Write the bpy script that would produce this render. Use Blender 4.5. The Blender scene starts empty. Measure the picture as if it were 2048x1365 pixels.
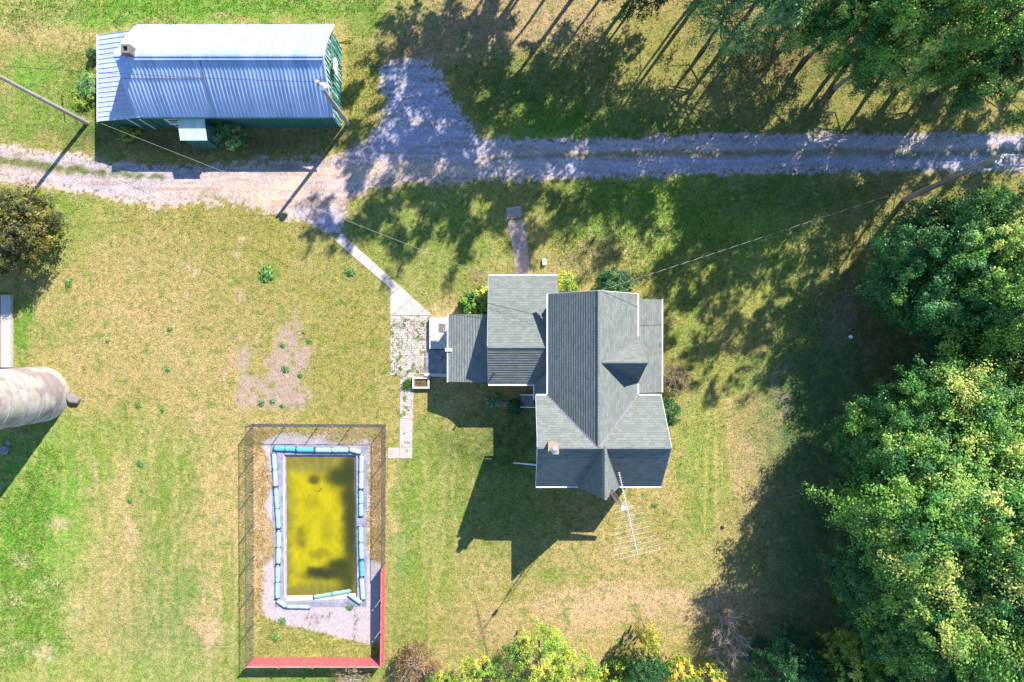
import bpy, math, random
import numpy as np
from mathutils import Vector, Matrix
SC = bpy.context.scene
C = SC.collection
R = math.radians
H = 48.0            # camera height over the lawn
F = 1365.33         # focal length in photo pixels (24 mm on 36 mm, 2048 px wide)
# ---------------- camera, sky, sun, exposure
cam = bpy.data.cameras.new('camera'); cam.lens = 24; cam.sensor_width = 36; cam.clip_end = 2000; cam.clip_start = 0.5
co = bpy.data.objects.new('camera', cam); C.objects.link(co); co.location = (0, 0, H); co.rotation_euler = (0, 0, 0)
SC.camera = co
SUN_EL = R(41); SUN_AZ = math.atan2(0.811, 0.585)      # towards the sun, from +x anticlockwise
w = bpy.data.worlds.new('World'); SC.world = w; w.use_nodes = True
nt = w.node_tree; nt.nodes.clear()
sky = nt.nodes.new('ShaderNodeTexSky'); sky.sky_type = 'NISHITA'; sky.sun_disc = False
sky.sun_elevation = SUN_EL; sky.sun_rotation = math.pi/2 - SUN_AZ
sky.air_density = 1.0; sky.dust_density = 0.0; sky.ozone_density = 5.5
bg = nt.nodes.new('ShaderNodeBackground'); bg.inputs[1].default_value = 0.13
ow = nt.nodes.new('ShaderNodeOutputWorld'); nt.links.new(sky.outputs[0], bg.inputs[0]); nt.links.new(bg.outputs[0], ow.inputs[0])
sl = bpy.data.lights.new('sun', 'SUN'); sl.energy = 5.0; sl.angle = R(0.42); sl.color = (1.0, 0.93, 0.82)
so = bpy.data.objects.new('sun', sl); C.objects.link(so)
sd = Vector((math.cos(SUN_EL)*math.cos(SUN_AZ), math.cos(SUN_EL)*math.sin(SUN_AZ), math.sin(SUN_EL)))
so.rotation_euler = sd.to_track_quat('Z', 'Y').to_euler(); so.location = (20, 30, 40)
SC.view_settings.view_transform = 'Standard'; SC.view_settings.look = 'None'
SC.view_settings.exposure = 1.3; SC.view_settings.gamma = 1
KA = 1.9
# ---------------- helpers
def P(px, py, z=0.0):
    k = (H-z)/F
    return Vector(((px-1024)*k, -(py-682.5)*k, z))
def lin(c):
    c = c/255.0
    return c/12.92 if c <= 0.04045 else ((c+0.055)/1.055)**2.4
def A(r, g, b, k=None):
    k = k or KA
    return (min(.9, lin(r)/k), min(.9, lin(g)/k), min(.9, lin(b)/k), 1)
rng = np.random.RandomState(7)
def hash2(ix, iy, seed):
    n = (ix.astype(np.int64)*374761393 + iy.astype(np.int64)*668265263 + seed*1442695041) & 0xffffffff
    n = ((n ^ (n >> 13))*1274126177) & 0xffffffff
    n = (n ^ (n >> 16)) & 0xffffffff
    return n/4294967295.0
def vnoise(x, y, seed=0):
    x0 = np.floor(x); y0 = np.floor(y); fx = x-x0; fy = y-y0
    fx = fx*fx*(3-2*fx); fy = fy*fy*(3-2*fy)
    a = hash2(x0, y0, seed); b = hash2(x0+1, y0, seed); c = hash2(x0, y0+1, seed); d = hash2(x0+1, y0+1, seed)
    return (a*(1-fx)+b*fx)*(1-fy)+(c*(1-fx)+d*fx)*fy
def fbm(x, y, seed=0, octv=4):
    s = 0; a = 1; t = 0
    for i in range(octv):
        s = s+a*vnoise(x*2**i+i*17.3, y*2**i-i*9.1, seed+i); t += a; a *= .55
    return s/t
def sdpoly(px, py, poly):
    """signed distance (negative inside) to a polygon, numpy"""
    poly = np.array(poly, float); n = len(poly)
    d = np.full(px.shape, 1e18); ins = np.zeros(px.shape, bool)
    for i in range(n):
        ax, ay = poly[i]; bx, by = poly[(i+1) % n]
        ex, ey = bx-ax, by-ay; wx, wy = px-ax, py-ay
        t = np.clip((wx*ex+wy*ey)/(ex*ex+ey*ey+1e-9), 0, 1)
        d = np.minimum(d, (wx-ex*t)**2+(wy-ey*t)**2)
        c = (ay > py) != (by > py)
        with np.errstate(divide='ignore', invalid='ignore'):
            xi = (bx-ax)*(py-ay)/(by-ay+1e-12)+ax
        ins ^= c & (px < xi)
    d = np.sqrt(d)
    return np.where(ins, -d, d)
def sstep(a, b, x):
    t = np.clip((x-a)/(b-a), 0, 1); return t*t*(3-2*t)
# ---- object helpers
def tag(o, label=None, cat=None, group=None, kind=None):
    if label: o['label'] = label
    if cat: o['category'] = cat
    if group: o['group'] = group
    if kind: o['kind'] = kind
    return o
def empty(name, loc, label, cat, group=None):
    o = bpy.data.objects.new(name, None); C.objects.link(o); o.location = loc; o.empty_display_size = .3
    return tag(o, label, cat, group)
LOCAL = [False]
def link_mesh(name, me, parent=None, mat=None):
    o = bpy.data.objects.new(name, me); C.objects.link(o)
    if mat and not me.materials: me.materials.append(mat)
    if parent is not None:
        o.parent = parent
        if not LOCAL[0]:
            q = parent; t = Vector((0, 0, 0))
            while q is not None: t += Vector(q.location); q = q.parent
            o.location = -t
    return o
class MB:
    """collects faces in world coordinates, builds one mesh object"""
    def __init__(s): s.v = []; s.f = []; s.uv = []; s.has_uv = False
    def face(s, pts, uv=None):
        i = len(s.v); s.v += [tuple(p) for p in pts]; s.f.append(list(range(i, i+len(pts))))
        if uv: s.has_uv = True; s.uv += list(uv)
        else: s.uv += [(p[0], p[1]) for p in pts]
        return s
    def box(s, x0, y0, z0, x1, y1, z1):
        s.hexa([(x0,y0,z0),(x1,y0,z0),(x1,y1,z0),(x0,y1,z0)], [(x0,y0,z1),(x1,y0,z1),(x1,y1,z1),(x0,y1,z1)]); return s
    def hexa(s, b, t):
        n = len(b)
        s.face(list(reversed(b))); s.face(t)
        for i in range(n):
            j = (i+1) % n; s.face([b[i], b[j], t[j], t[i]])
        return s
    def bar(s, a, b, wd, ht, up=(0,0,1)):
        a = Vector(a); b = Vector(b); d = (b-a).normalized(); up = Vector(up)
        sx = d.cross(up)
        if sx.length < 1e-4: sx = d.cross(Vector((1,0,0)))
        sx.normalize(); sy = sx.cross(d).normalized()
        q = [(-1,-1),(1,-1),(1,1),(-1,1)]
        s.hexa([a+sx*wd/2*i+sy*ht/2*j for i,j in q], [b+sx*wd/2*i+sy*ht/2*j for i,j in q]); return s
    def tube(s, pts, r, n=6, cap=True):
        pts = [Vector(p) for p in pts]
        rs = r if isinstance(r, (list, tuple)) else [r]*len(pts)
        rings = []; prev = None
        for i, p in enumerate(pts):
            d = (pts[min(i+1, len(pts)-1)]-pts[max(i-1, 0)])
            d = d.normalized() if d.length > 1e-9 else Vector((0,0,1))
            if prev is None:
                a = d.cross(Vector((0,0,1)))
                if a.length < .05: a = d.cross(Vector((1,0,0)))
            else:
                a = prev-d*prev.dot(d)
            a.normalize(); prev = a; b = d.cross(a)
            rings.append([p+(a*math.cos(2*math.pi*k/n)+b*math.sin(2*math.pi*k/n))*rs[i] for k in range(n)])
        base = len(s.v)
        for rg in rings:
            s.v += [tuple(q) for q in rg]
        for i in range(len(rings)-1):
            for k in range(n):
                k2 = (k+1) % n; f = [base+i*n+k, base+i*n+k2, base+(i+1)*n+k2, base+(i+1)*n+k]
                s.f.append(f); s.uv += [(s.v[q][0], s.v[q][1]) for q in f]
        if cap:
            for rg, rev in ((0, True), (len(rings)-1, False)):
                f = [base+rg*n+k for k in range(n)]
                if not rev: f = f[::-1]
                s.f.append(f[::-1]); s.uv += [(s.v[q][0], s.v[q][1]) for q in f]
        return s
    def build(s, name, mat, parent=None, smooth=False):
        me = bpy.data.meshes.new(name); off = Vector((0,0,0))
        me.from_pydata(s.v, [], s.f); me.update()
        uvl = me.uv_layers.new(name='UVMap')
        uvl.data.foreach_set('uv', np.array(s.uv, float).ravel()) if len(s.uv) == len(me.loops) else None
        if smooth: me.polygons.foreach_set('use_smooth', [True]*len(me.polygons))
        return link_mesh(name, me, parent, mat)
def recenter(o):
    """put a single-mesh thing's origin at the middle of its foot"""
    me = o.data; n = len(me.vertices); a = np.empty(n*3, np.float32); me.vertices.foreach_get('co', a); a = a.reshape(-1, 3)
    c = np.array([(a[:,0].min()+a[:,0].max())/2, (a[:,1].min()+a[:,1].max())/2, a[:,2].min()], np.float32)
    me.vertices.foreach_set('co', (a-c).ravel()); me.update(); o.location = Vector(c.tolist())+o.location
    return o
# ---- materials
def mat(name, col, rough=.7, metal=0, spec=.3):
    m = bpy.data.materials.new(name); m.use_nodes = True
    b = m.node_tree.nodes['Principled BSDF']
    b.inputs['Base Color'].default_value = col; b.inputs['Roughness'].default_value = rough
    b.inputs['Metallic'].default_value = metal; b.inputs['Specular IOR Level'].default_value = spec
    return m
class NT:
    def __init__(s, m): s.m = m; s.t = m.node_tree; s.b = s.t.nodes['Principled BSDF']
    def n(s, t, **k):
        x = s.t.nodes.new(t)
        for a, v in k.items(): setattr(x, a, v)
        return x
    def l(s, a, b): s.t.links.new(a, b)
    def noise(s, vec, scale, detail=4, rough=.6):
        x = s.n('ShaderNodeTexNoise'); x.inputs['Scale'].default_value = scale; x.inputs['Detail'].default_value = detail; x.inputs['Roughness'].default_value = rough
        if vec is not None: s.l(vec, x.inputs['Vector'])
        return x.outputs['Fac']
    def ramp(s, fac, stops):
        x = s.n('ShaderNodeValToRGB'); e = x.color_ramp.elements
        while len(e) < len(stops): e.new(.5)
        for i, (p, c) in enumerate(stops):
            e[i].position = p; e[i].color = c if len(c) == 4 else (*c, 1)
        s.l(fac, x.inputs[0]); return x.outputs[0]
    def mix(s, fac, a, b, mode='MIX'):
        x = s.n('ShaderNodeMix', data_type='RGBA', blend_type=mode)
        for v, i in ((fac, 0), (a, 6), (b, 7)):
            if hasattr(v, 'links'): s.l(v, x.inputs[i])
            else: x.inputs[i].default_value = v
        return x.outputs[2]
    def math(s, op, a, b=0.0):
        x = s.n('ShaderNodeMath', operation=op)
        for v, i in ((a, 0), (b, 1)):
            if hasattr(v, 'links'): s.l(v, x.inputs[i])
            else: x.inputs[i].default_value = v
        return x.outputs[0]
    def bump(s, h, strength=.5, dist=.02):
        x = s.n('ShaderNodeBump'); x.inputs['Strength'].default_value = strength; x.inputs['Distance'].default_value = dist
        s.l(h, x.inputs['Height']); s.l(x.outputs[0], s.b.inputs['Normal'])
def noisy(name, col, var=.35, scale=6, rough=.8, bump=.3, col2=None, metal=0, spec=.3, detail=5, big=0.5):
    """one colour broken up by noise (wear, grain)"""
    m = mat(name, col, rough, metal, spec); t = NT(m)
    tc = t.n('ShaderNodeTexCoord').outputs['Object']
    f = t.noise(tc, scale, detail); f2 = t.noise(tc, big, 3)
    c2 = col2 or tuple(min(1, c*(1-var)) for c in col[:3])+(1,)
    c1 = tuple(min(1, c*(1+var*.6)) for c in col[:3])+(1,)
    a = t.ramp(f, [(.3, c2), (.7, c1)])
    g = t.ramp(f2, [(.3, (1-var*.5,)*3), (.7, (1+var*.2,)*3)])
    t.l(t.mix(1.0, a, g, 'MULTIPLY'), t.b.inputs['Base Color'])
    if bump: t.bump(f, bump, .02)
    return m
# ---------------- ground colours: soft zones in lawn coordinates
def L(r, g, b): return np.array([lin(r)/KA, lin(g)/KA, lin(b)/KA])
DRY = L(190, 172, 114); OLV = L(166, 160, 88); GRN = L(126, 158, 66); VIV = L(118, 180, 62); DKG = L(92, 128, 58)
STR = L(212, 186, 134); PNK = L(212, 180, 146); PALE = L(222, 206, 168); BRN = L(150, 128, 96); TEAL = L(104, 156, 92)
ZONES = [ # px, py, rx, ry, colour, strength
 (380, 15, 480, 45, VIV, .85), (60, 30, 90, 60, STR, .5), (300, 65, 420, 22, STR, .6), (120, 180, 130, 90, GRN, .85), (60, 140, 60, 40, VIV, .5), (30, 240, 120, 45, GRN, .6),
 (740, 40, 60, 60, GRN, .9), (740, 150, 60, 50, OLV, .7), (220, 270, 120, 30, DKG, .8), (430, 285, 240, 28, BRN*.7, .6),
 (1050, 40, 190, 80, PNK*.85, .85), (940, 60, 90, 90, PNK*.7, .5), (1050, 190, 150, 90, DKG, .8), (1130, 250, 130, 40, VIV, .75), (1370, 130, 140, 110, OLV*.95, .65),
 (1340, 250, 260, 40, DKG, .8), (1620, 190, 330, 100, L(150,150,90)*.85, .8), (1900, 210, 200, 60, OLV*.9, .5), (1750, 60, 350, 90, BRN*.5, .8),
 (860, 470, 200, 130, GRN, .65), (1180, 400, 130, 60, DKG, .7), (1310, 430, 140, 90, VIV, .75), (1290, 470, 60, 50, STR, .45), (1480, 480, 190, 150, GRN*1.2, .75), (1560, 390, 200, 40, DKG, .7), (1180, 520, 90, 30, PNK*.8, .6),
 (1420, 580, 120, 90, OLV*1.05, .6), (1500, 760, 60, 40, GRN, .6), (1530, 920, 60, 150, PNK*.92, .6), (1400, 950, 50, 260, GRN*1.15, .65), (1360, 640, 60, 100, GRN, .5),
 (1700, 640, 70, 90, BRN*.9, .65), (1640, 800, 110, 140, DKG, .75), (1860, 700, 90, 80, STR*.8, .6), (1620, 1120, 110, 170, L(96,130,90), .85), (1900, 900, 260, 500, DKG*.5, .85), (1720,1300,200,80,L(90,100,70),.7), (1640, 800, 120, 200, L(96,130,84), .8), (1690, 650, 30, 70, L(170,160,150), .5), (1560,780,12,60,L(170,150,150),.5),  # dark greens here put the grove's shade into the ground colour
 (300, 480, 330, 60, OLV, .5), (120, 440, 110, 90, GRN*1.15, .7), (70, 500, 80, 70, VIV*.9, .5), (45, 650, 22, 90, VIV*.75, .95), (130, 660, 60, 60, GRN, .55), (50, 560, 40, 20, PNK, .4),
 (250, 560, 190, 100, STR*.9, .5), (330, 680, 220, 120, STR*.9, .45), (120, 760, 80, 60, STR*.85, .6), (560, 600, 170, 130, OLV, .5), (710, 720, 110, 160, OLV*1.0, .65),
 (70, 1000, 120, 180, VIV, .85), (60, 1180, 110, 180, VIV*1.05, .8), (850,70,70,70,PNK*.75,.7), (800,95,40,30,BRN,.6), (250, 930, 150, 100, GRN*1.2, .6), (260, 1040, 60, 120, STR, .55), (340, 1080, 90, 160, GRN, .7), (330, 1260, 130, 130, TEAL, .5), (200, 1200, 120, 90, STR, .4),
 (200, 1350, 260, 40, GRN*1.4, .5), (440, 1000, 60, 200, STR*.95, .65), (460, 1230, 40, 130, GRN*1.1, .55), (620, 1350, 160, 22, VIV*.7, .8), 
 (45, 1120, 22, 20, PALE, .75), (30, 1195, 24, 18, PALE, .8), (105, 1165, 30, 16, PALE, .6), (60, 1305, 50, 26, PALE, .8), (115, 1045, 22, 12, PALE, .8), (150, 1225,30,30,PALE,.3),
 (410, 1255, 22, 45, PNK*1.1, .95), (395, 1180, 8, 40, PNK*1.1, .8), (435, 1200, 8, 40, PNK*1.1, .7), (375, 1125, 12, 8, PNK*1.1, .8), (250, 1070, 8, 60, PNK*1.1, .7), (175, 960, 8, 60, PNK, .6), (240, 970, 30, 60, STR*1.05, .5), (400, 840, 10, 22, PNK*1.1, .8),
 (840, 1050, 90, 190, GRN*1.1, .7), (790, 1130, 30, 110, TEAL, .3), (870, 900, 80, 50, GRN, .5), (1000, 1010, 120, 110, GRN*.8, .7), (800, 1290, 60, 40, GRN*.8, .5), (1000, 880, 110, 60, DKG*.7, .8),
 (1180, 1215, 110, 40, PNK*1.05, .9), (1360, 1205, 130, 35, PNK*1.05, .95), (1240, 1215, 160, 38, PNK*1.08, .7), (960, 1255, 60, 40, PNK*.95, .5), (1150, 1330, 250, 50, STR*.9, .6), (1290, 1120, 190, 50, STR*.92, .5), (1100, 1150, 60, 30, GRN, .5),
 (1480, 1290, 90, 60, STR*.85, .6), (485, 480, 9, 8, PNK*1.15, 1.0), (478, 508, 12, 8, PNK*1.15, .9), (380, 532, 6, 8, PNK*1.1, .9), (393, 546, 8, 8, PNK*1.15, .95), (372, 590, 9, 8, PNK, .7), (482, 590, 9, 18, PNK, .8),
 (478, 680, 9, 8, PNK, .8), (512, 688, 6, 16, PNK, .6), (440, 30, 12, 6, PNK, .8), (458, 740, 9, 40, PNK*1.05, .9), (534, 548, 20, 20, VIV*.7, .9), (25, 470, 60, 30, DKG, .4),
 (640, 855, 150, 10, STR*1.05, .9), (500, 1080, 10, 230, STR*.95, .6), (778, 1000, 8, 140, STR*1.05, .7), (880, 625, 30, 10, PNK*1.05, .95), (990, 560, 50, 14, BRN, .7), (1350, 760, 30, 50, BRN, .5),
]
DRIVE = [(-1500,270),(-300,275),(0,286),(70,296),(130,304),(185,312),(215,322),(330,330),(450,326),(560,322),(640,318),(690,303),(735,275),(762,240),(770,205),(757,160),(752,130),(800,118),(868,124),(892,170),(915,215),(950,262),(965,276),
 (1100,280),(1250,277),(1330,272),(1440,266),(1560,268),(1700,266),(1850,268),(2048,264),(2600,262),(3600,255),(3600,330),(2600,334),(2048,342),(1900,346),(1700,344),(1500,348),(1300,354),(1100,360),(960,364),(830,368),(745,380),(702,398),(690,430),(684,466),(665,470),(640,462),(600,445),(545,428),(500,415),
 (430,404),(380,412),(320,420),(290,414),(235,404),(180,392),(110,382),(50,374),(0,362),(-300,350),(-1500,340)]
MED = [[(-1500,296),(-300,306),(0,316),(60,318),(120,327),(190,338),(260,346),(330,352),(340,358),(260,356),(190,352),(110,342),(50,334),(0,330),(-300,322),(-1500,314)],
       [(950,318),(1080,310),(1200,303),(1330,303),(1500,303),(1640,298),(1750,302),(1850,303),(1900,300),(2048,297),(3600,290),(3600,300),(2048,310),(1900,312),(1830,316),(1750,310),(1640,310),(1500,312),(1330,312),(1200,312),(1080,318)]]
DIRT = [(470,812),(480,775),(484,740),(500,750),(530,748),(545,715),(560,680),(575,645),(590,632),(594,655),(605,680),(620,700),(622,740),(590,745),(600,775),(616,790),(612,808),(570,812),(520,818)]
DIRT2 = [(478,735),(480,700),(492,696),(500,712),(497,740)]
GRAV = L(202, 200, 226)*1.05; GRAV2 = L(238, 212, 192)
def ground_attr(X, Y):
    px = X*F/H+1024; py = -Y*F/H+682.5
    wx = (fbm(px/45, py/45, 3)-.5); wy = (fbm(px/45, py/45, 13)-.5)
    n1 = fbm(px/22, py/22, 21, 5); n2 = fbm(px/90, py/90, 31, 4)
    n3 = fbm(px/9, py/9, 41, 3)
    qx = px+wx*70; qy = py+wy*70
    col = DRY[None, :]*np.ones((px.size, 1))
    t = sstep(.42, .58, n2*.45+n1*.35+n3*.2)[:, None]*.85
    col = col*(1-t)+OLV*t
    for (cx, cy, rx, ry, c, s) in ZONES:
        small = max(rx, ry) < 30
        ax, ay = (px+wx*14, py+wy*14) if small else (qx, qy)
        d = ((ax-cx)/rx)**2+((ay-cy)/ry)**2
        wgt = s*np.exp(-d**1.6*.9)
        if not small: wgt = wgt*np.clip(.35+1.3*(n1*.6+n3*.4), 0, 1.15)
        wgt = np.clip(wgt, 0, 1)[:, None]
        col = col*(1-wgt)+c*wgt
    pin = sstep(4, -6, sdpoly(px, py, [(507,848),(771,849),(769,1314),(507,1314)]))[:, None]*.85
    col = col*(1-pin)+(STR*1.08*(.75+.5*n3[:, None]))*pin
    # mowing lines
    st = sstep(.5, .8, vnoise(px/5.0, py/160, 77)); m = np.exp(-((px-465)/45)**2)*sstep(860, 920, py) + np.exp(-((px-1425)/60)**2)*sstep(720, 800, py)*sstep(1150, 1000, py)
    w = (st*np.clip(m, 0, 1)*.55)[:, None]; col = col*(1-w)+STR*1.05*w
    st = sstep(.5, .8, vnoise(px/160, py/5.5, 78)); m = np.exp(-((py-1240)/80)**2)*sstep(900, 1050, px)*sstep(1500, 1400, px)
    w = (st*np.clip(m, 0, 1)*.5)[:, None]; col = col*(1-w)+STR*w
    # small pale scuffs and tufts all over
    w = (sstep(.70, .80, fbm(px/11, py/16, 55, 3))*.3)[:, None]; col = col*(1-w)+STR*1.08*w
    w = (sstep(.60, .76, fbm(px/14, py/11, 65, 3))*.6)[:, None]; col = col*(1-w)+GRN*.85*w
    st = sstep(.5, .75, vnoise(px/7.0+fbm(px/60,py/60,5)*2, py/120, 79))*(sstep(560, 500, px)*sstep(800, 900, py)*.26+sstep(760,800,px)*sstep(980,900,px)*sstep(860,940,py)*.25); w = st[:, None]; col = col*(1-w)+STR*1.05*w
    lf = (.55+.45*sstep(520, 420, px)*sstep(820, 900, py))
    w = (sstep(.50, .62, fbm(px/11, py/12, 123, 3))*.30*lf)[:, None]; col = col*(1-w)+(GRN*.92)*w
    w = (sstep(.54, .66, fbm(px/10, py/18, 131, 3))*.26*lf)[:, None]; col = col*(1-w)+STR*1.08*w
    # bare soil
    sdd = np.minimum(sdpoly(px, py, DIRT), sdpoly(px, py, DIRT2))+(n1-.5)*34+(n3-.5)*16
    w = sstep(14, -10, sdd)*(1-.85*sstep(.60, .70, fbm(px/13, py/13, 91, 3))); dirt = w; w = w[:, None]
    col = col*(1-w)+L(198, 174, 154)*(.9+.2*n3[:, None])*w
    # gravel drive
    sd0 = sdpoly(px, py, DRIVE)
    soft = 12+10*sstep(700, 550, px)*sstep(200,380,px)+8*sstep(300,100,py)
    sdn = sd0+(n3-.5)*soft*1.6+(n1-.5)*soft*1.2
    g = sstep(4, -4, sdn)
    med = np.minimum(sdpoly(px, py, MED[0]), sdpoly(px, py, MED[1]))+(n3-.5)*14+(n1-.5)*6
    mg = sstep(6, -5, med)*np.clip(.45+.35*n1+.35*sstep(420, 250, px), 0, .95)
    tan = np.clip(np.exp(-(((px-520)/260)**2+((py-390)/45)**2))*1.1+np.exp(-(((px-800)/260)**2+((py-340)/22)**2))*.9+np.exp(-((px+20)/220)**2)*.7+sstep(-14, -2, sd0)*.6+np.exp(-((py-304-(1250-px)*.012)/14.0)**2)*.6*sstep(900,1000,px), 0, 1)
    tan = np.clip(tan*(.6+.8*n1), 0, 1)[:, None]
    gc = GRAV*(1-tan)+GRAV2*tan
    gc = gc*(.80+.38*n1[:, None])
    tr = (sstep(.52,.68, fbm(px/70, py/6, 99, 3))*.5)[:, None]; gc = gc*(1-tr)+PNK*.8*tr
    for (yc, sl_) in ((287, -.010), (331, .004)):
        w = (np.exp(-((py-yc-(px-1300)*sl_)/7.0)**2)*sstep(930, 1010, px)*.45*(.5+n1))[:, None]; gc = gc*(1-w)+L(222,218,222)*w
    gg = (g*(1-mg))[:, None]
    mc = DKG*.8*(1-.4*tan)+STR*.4*tan
    inner = (g*mg)[:, None]
    col = col*(1-g[:, None])+gc*gg+mc*inner
    # weeds specks in gravel
    w = (g*sstep(.60, .70, fbm(px/4, py/4, 111, 2))*np.clip(sstep(-26, 0, sd0)+.45*sstep(280,200,py)+.25*sstep(500,400,px), 0, 1))[:, None]
    col = col*(1-w*.8)+DKG*.8*w*.8
    grav = np.clip(g*(1-mg)+dirt, 0, 1)
    col = np.clip(col, .01, .85)
    return col, grav, g*(1-mg*0.0)
def attr_mesh(name, X, Y, Z, faces, m, parent=None):
    me = bpy.data.meshes.new(name); n = X.size
    me.vertices.add(n); me.vertices.foreach_set('co', np.stack([X, Y, Z], 1).astype(np.float32).ravel())
    me.loops.add(faces.size); me.loops.foreach_set('vertex_index', faces.astype(np.int32).ravel())
    k = faces.shape[1]; me.polygons.add(len(faces)); me.polygons.foreach_set('loop_start', np.arange(0, faces.size, k, dtype=np.int32))
    me.update(); me.validate()
    if m: me.materials.append(m)
    return me
def set_attrs(me, col, grav):
    a = me.attributes.new('col', 'FLOAT_COLOR', 'POINT')
    a.data.foreach_set('color', np.concatenate([col, np.ones((len(col), 1))], 1).astype(np.float32).ravel())
    if grav is not None:
        b = me.attributes.new('grav', 'FLOAT', 'POINT'); b.data.foreach_set('value', grav.astype(np.float32))
def terrain_mat():
    m = mat('terrain', (.2, .2, .1, 1), .95, 0, .15); t = NT(m)
    ca = t.n('ShaderNodeAttribute', attribute_name='col'); ga = t.n('ShaderNodeAttribute', attribute_name='grav')
    tc = t.n('ShaderNodeTexCoord').outputs['Object']
    f1 = t.noise(tc, 3.2, 5, .7); f2 = t.noise(tc, 11, 4, .7); f3 = t.noise(tc, 1.1, 4, .6)
    g1 = t.ramp(f1, [(.3, (.55, .66, .6)), (.5, (1, 1, 1)), (.7, (1.38, 1.27, 1.15))])
    g2 = t.ramp(f2, [(.32, (.42, .52, .5)), (.5, (1.02, 1.02, 1)), (.66, (1.6, 1.42, 1.2))])
    gr = t.mix(1.0, t.mix(1.0, ca.outputs['Color'], g1, 'MULTIPLY'), g2, 'MULTIPLY')
    v = t.n('ShaderNodeTexVoronoi'); v.inputs['Scale'].default_value = 14; t.l(tc, v.inputs['Vector'])
    s1 = t.ramp(v.outputs['Color'], [(.1, (.72, .72, .74)), (.9, (1.25, 1.22, 1.2))])
    s2 = t.ramp(f1, [(.3, (.85, .85, .86)), (.7, (1.1, 1.09, 1.08))])
    gv = t.mix(1.0, t.mix(1.0, ca.outputs['Color'], s1, 'MULTIPLY'), s2, 'MULTIPLY')
    t.l(t.mix(ga.outputs['Fac'], gr, gv), t.b.inputs['Base Color'])
    hh = t.math('ADD', t.math('MULTIPLY', f2, 1.0), t.math('MULTIPLY', f1, .8))
    t.bump(hh, .75, .07)
    return m
M = {}
M['terrain'] = terrain_mat()
def axis(lo, hi, step, far):
    a = list(np.arange(lo, hi+1e-6, step)); o = []; d = step; x = hi
    while x < far: d *= 1.35; x += d; o.append(x)
    p = []; d = step; x = lo
    while x > -far: d *= 1.35; x -= d; p.append(x)
    return np.array(p[::-1]+a+o)
POOL = [(566,909),(713,909),(715,1197),(569,1197)]
pw = [P(*q) for q in POOL]
PX0, PX1 = min(p.x for p in pw)+.02, max(p.x for p in pw)-.02
PY0, PY1 = min(p.y for p in pw)+.02, max(p.y for p in pw)-.02
xs = axis(-38, 38, .11, 500); ys = axis(-26, 26, .11, 500)
# make the grid pass through the pool rim so that the pit has a straight edge
for arr, vals in ((xs, (PX0, PX1)), (ys, (PY0, PY1))):
    for v_ in vals: arr[np.argmin(abs(arr-v_))] = v_
GX, GY = np.meshgrid(xs, ys); nx, ny = len(xs), len(ys)
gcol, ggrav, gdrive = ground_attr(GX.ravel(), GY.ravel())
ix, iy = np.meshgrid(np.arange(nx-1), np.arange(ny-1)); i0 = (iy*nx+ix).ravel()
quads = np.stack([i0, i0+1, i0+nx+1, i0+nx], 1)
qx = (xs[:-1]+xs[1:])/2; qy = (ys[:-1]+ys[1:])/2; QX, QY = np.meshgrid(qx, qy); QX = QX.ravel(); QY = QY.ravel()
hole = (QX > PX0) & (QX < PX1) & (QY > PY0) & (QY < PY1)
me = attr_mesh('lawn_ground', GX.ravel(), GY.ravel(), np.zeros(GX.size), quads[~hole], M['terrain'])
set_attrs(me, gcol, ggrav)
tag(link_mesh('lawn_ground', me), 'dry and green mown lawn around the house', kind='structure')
def sub_sheet(name, label, mask, z):
    q = quads[mask]; used = np.unique(q); mp = -np.ones(nx*ny, int); mp[used] = np.arange(len(used))
    me = attr_mesh(name, GX.ravel()[used], GY.ravel()[used], np.full(len(used), z), mp[q], M['terrain'])
    set_attrs(me, gcol[used], ggrav[used]); return tag(link_mesh(name, me), label, kind='structure')
dq = gdrive[quads].mean(1)
sub_sheet('gravel_driveway', 'pale gravel driveway with wheel tracks crossing above the house', dq > .5, .006)
qpx = QX*F/H+1024; qpy = -QY*F/H+682.5
sub_sheet('bare_soil', 'bare pinkish soil patch in the lawn', (np.minimum(sdpoly(qpx, qpy, DIRT), sdpoly(qpx, qpy, DIRT2)) < -1) & (ggrav[quads].mean(1) > .5), .006)
# ---------------- short grass blades
def blades(name, X, Y, hgt, wid, lean, seed, mcol=None, z0=0.0):
    r = np.random.RandomState(seed); n = X.size
    a = r.uniform(0, 2*np.pi, n); hh = hgt*(.5+r.uniform(0, 1, n)); ww = wid*(.6+.8*r.uniform(0, 1, n))
    la = r.uniform(0, 2*np.pi, n); ll = hh*lean*r.uniform(.4, 1.3, n)
    bx = np.cos(a)*ww/2; by = np.sin(a)*ww/2
    V = np.empty((n, 3, 3), np.float32)
    V[:, 0] = np.stack([X-bx, Y-by, np.full(n, z0)], 1); V[:, 1] = np.stack([X+bx, Y+by, np.full(n, z0)], 1)
    V[:, 2] = np.stack([X+np.cos(la)*ll, Y+np.sin(la)*ll, z0+hh], 1)
    Fc = np.arange(n*3).reshape(-1, 3); V = V.reshape(-1, 3)
    me = attr_mesh(name, V[:, 0], V[:, 1], V[:, 2], Fc, M['blade'])
    col = mcol*(.7+.75*r.uniform(0, 1, (n, 1)))*(1+.12*(r.uniform(0, 1, (n, 3))-.5))
    set_attrs(me, np.repeat(np.clip(col, 0, .9), 3, 0), None); return me
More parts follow.
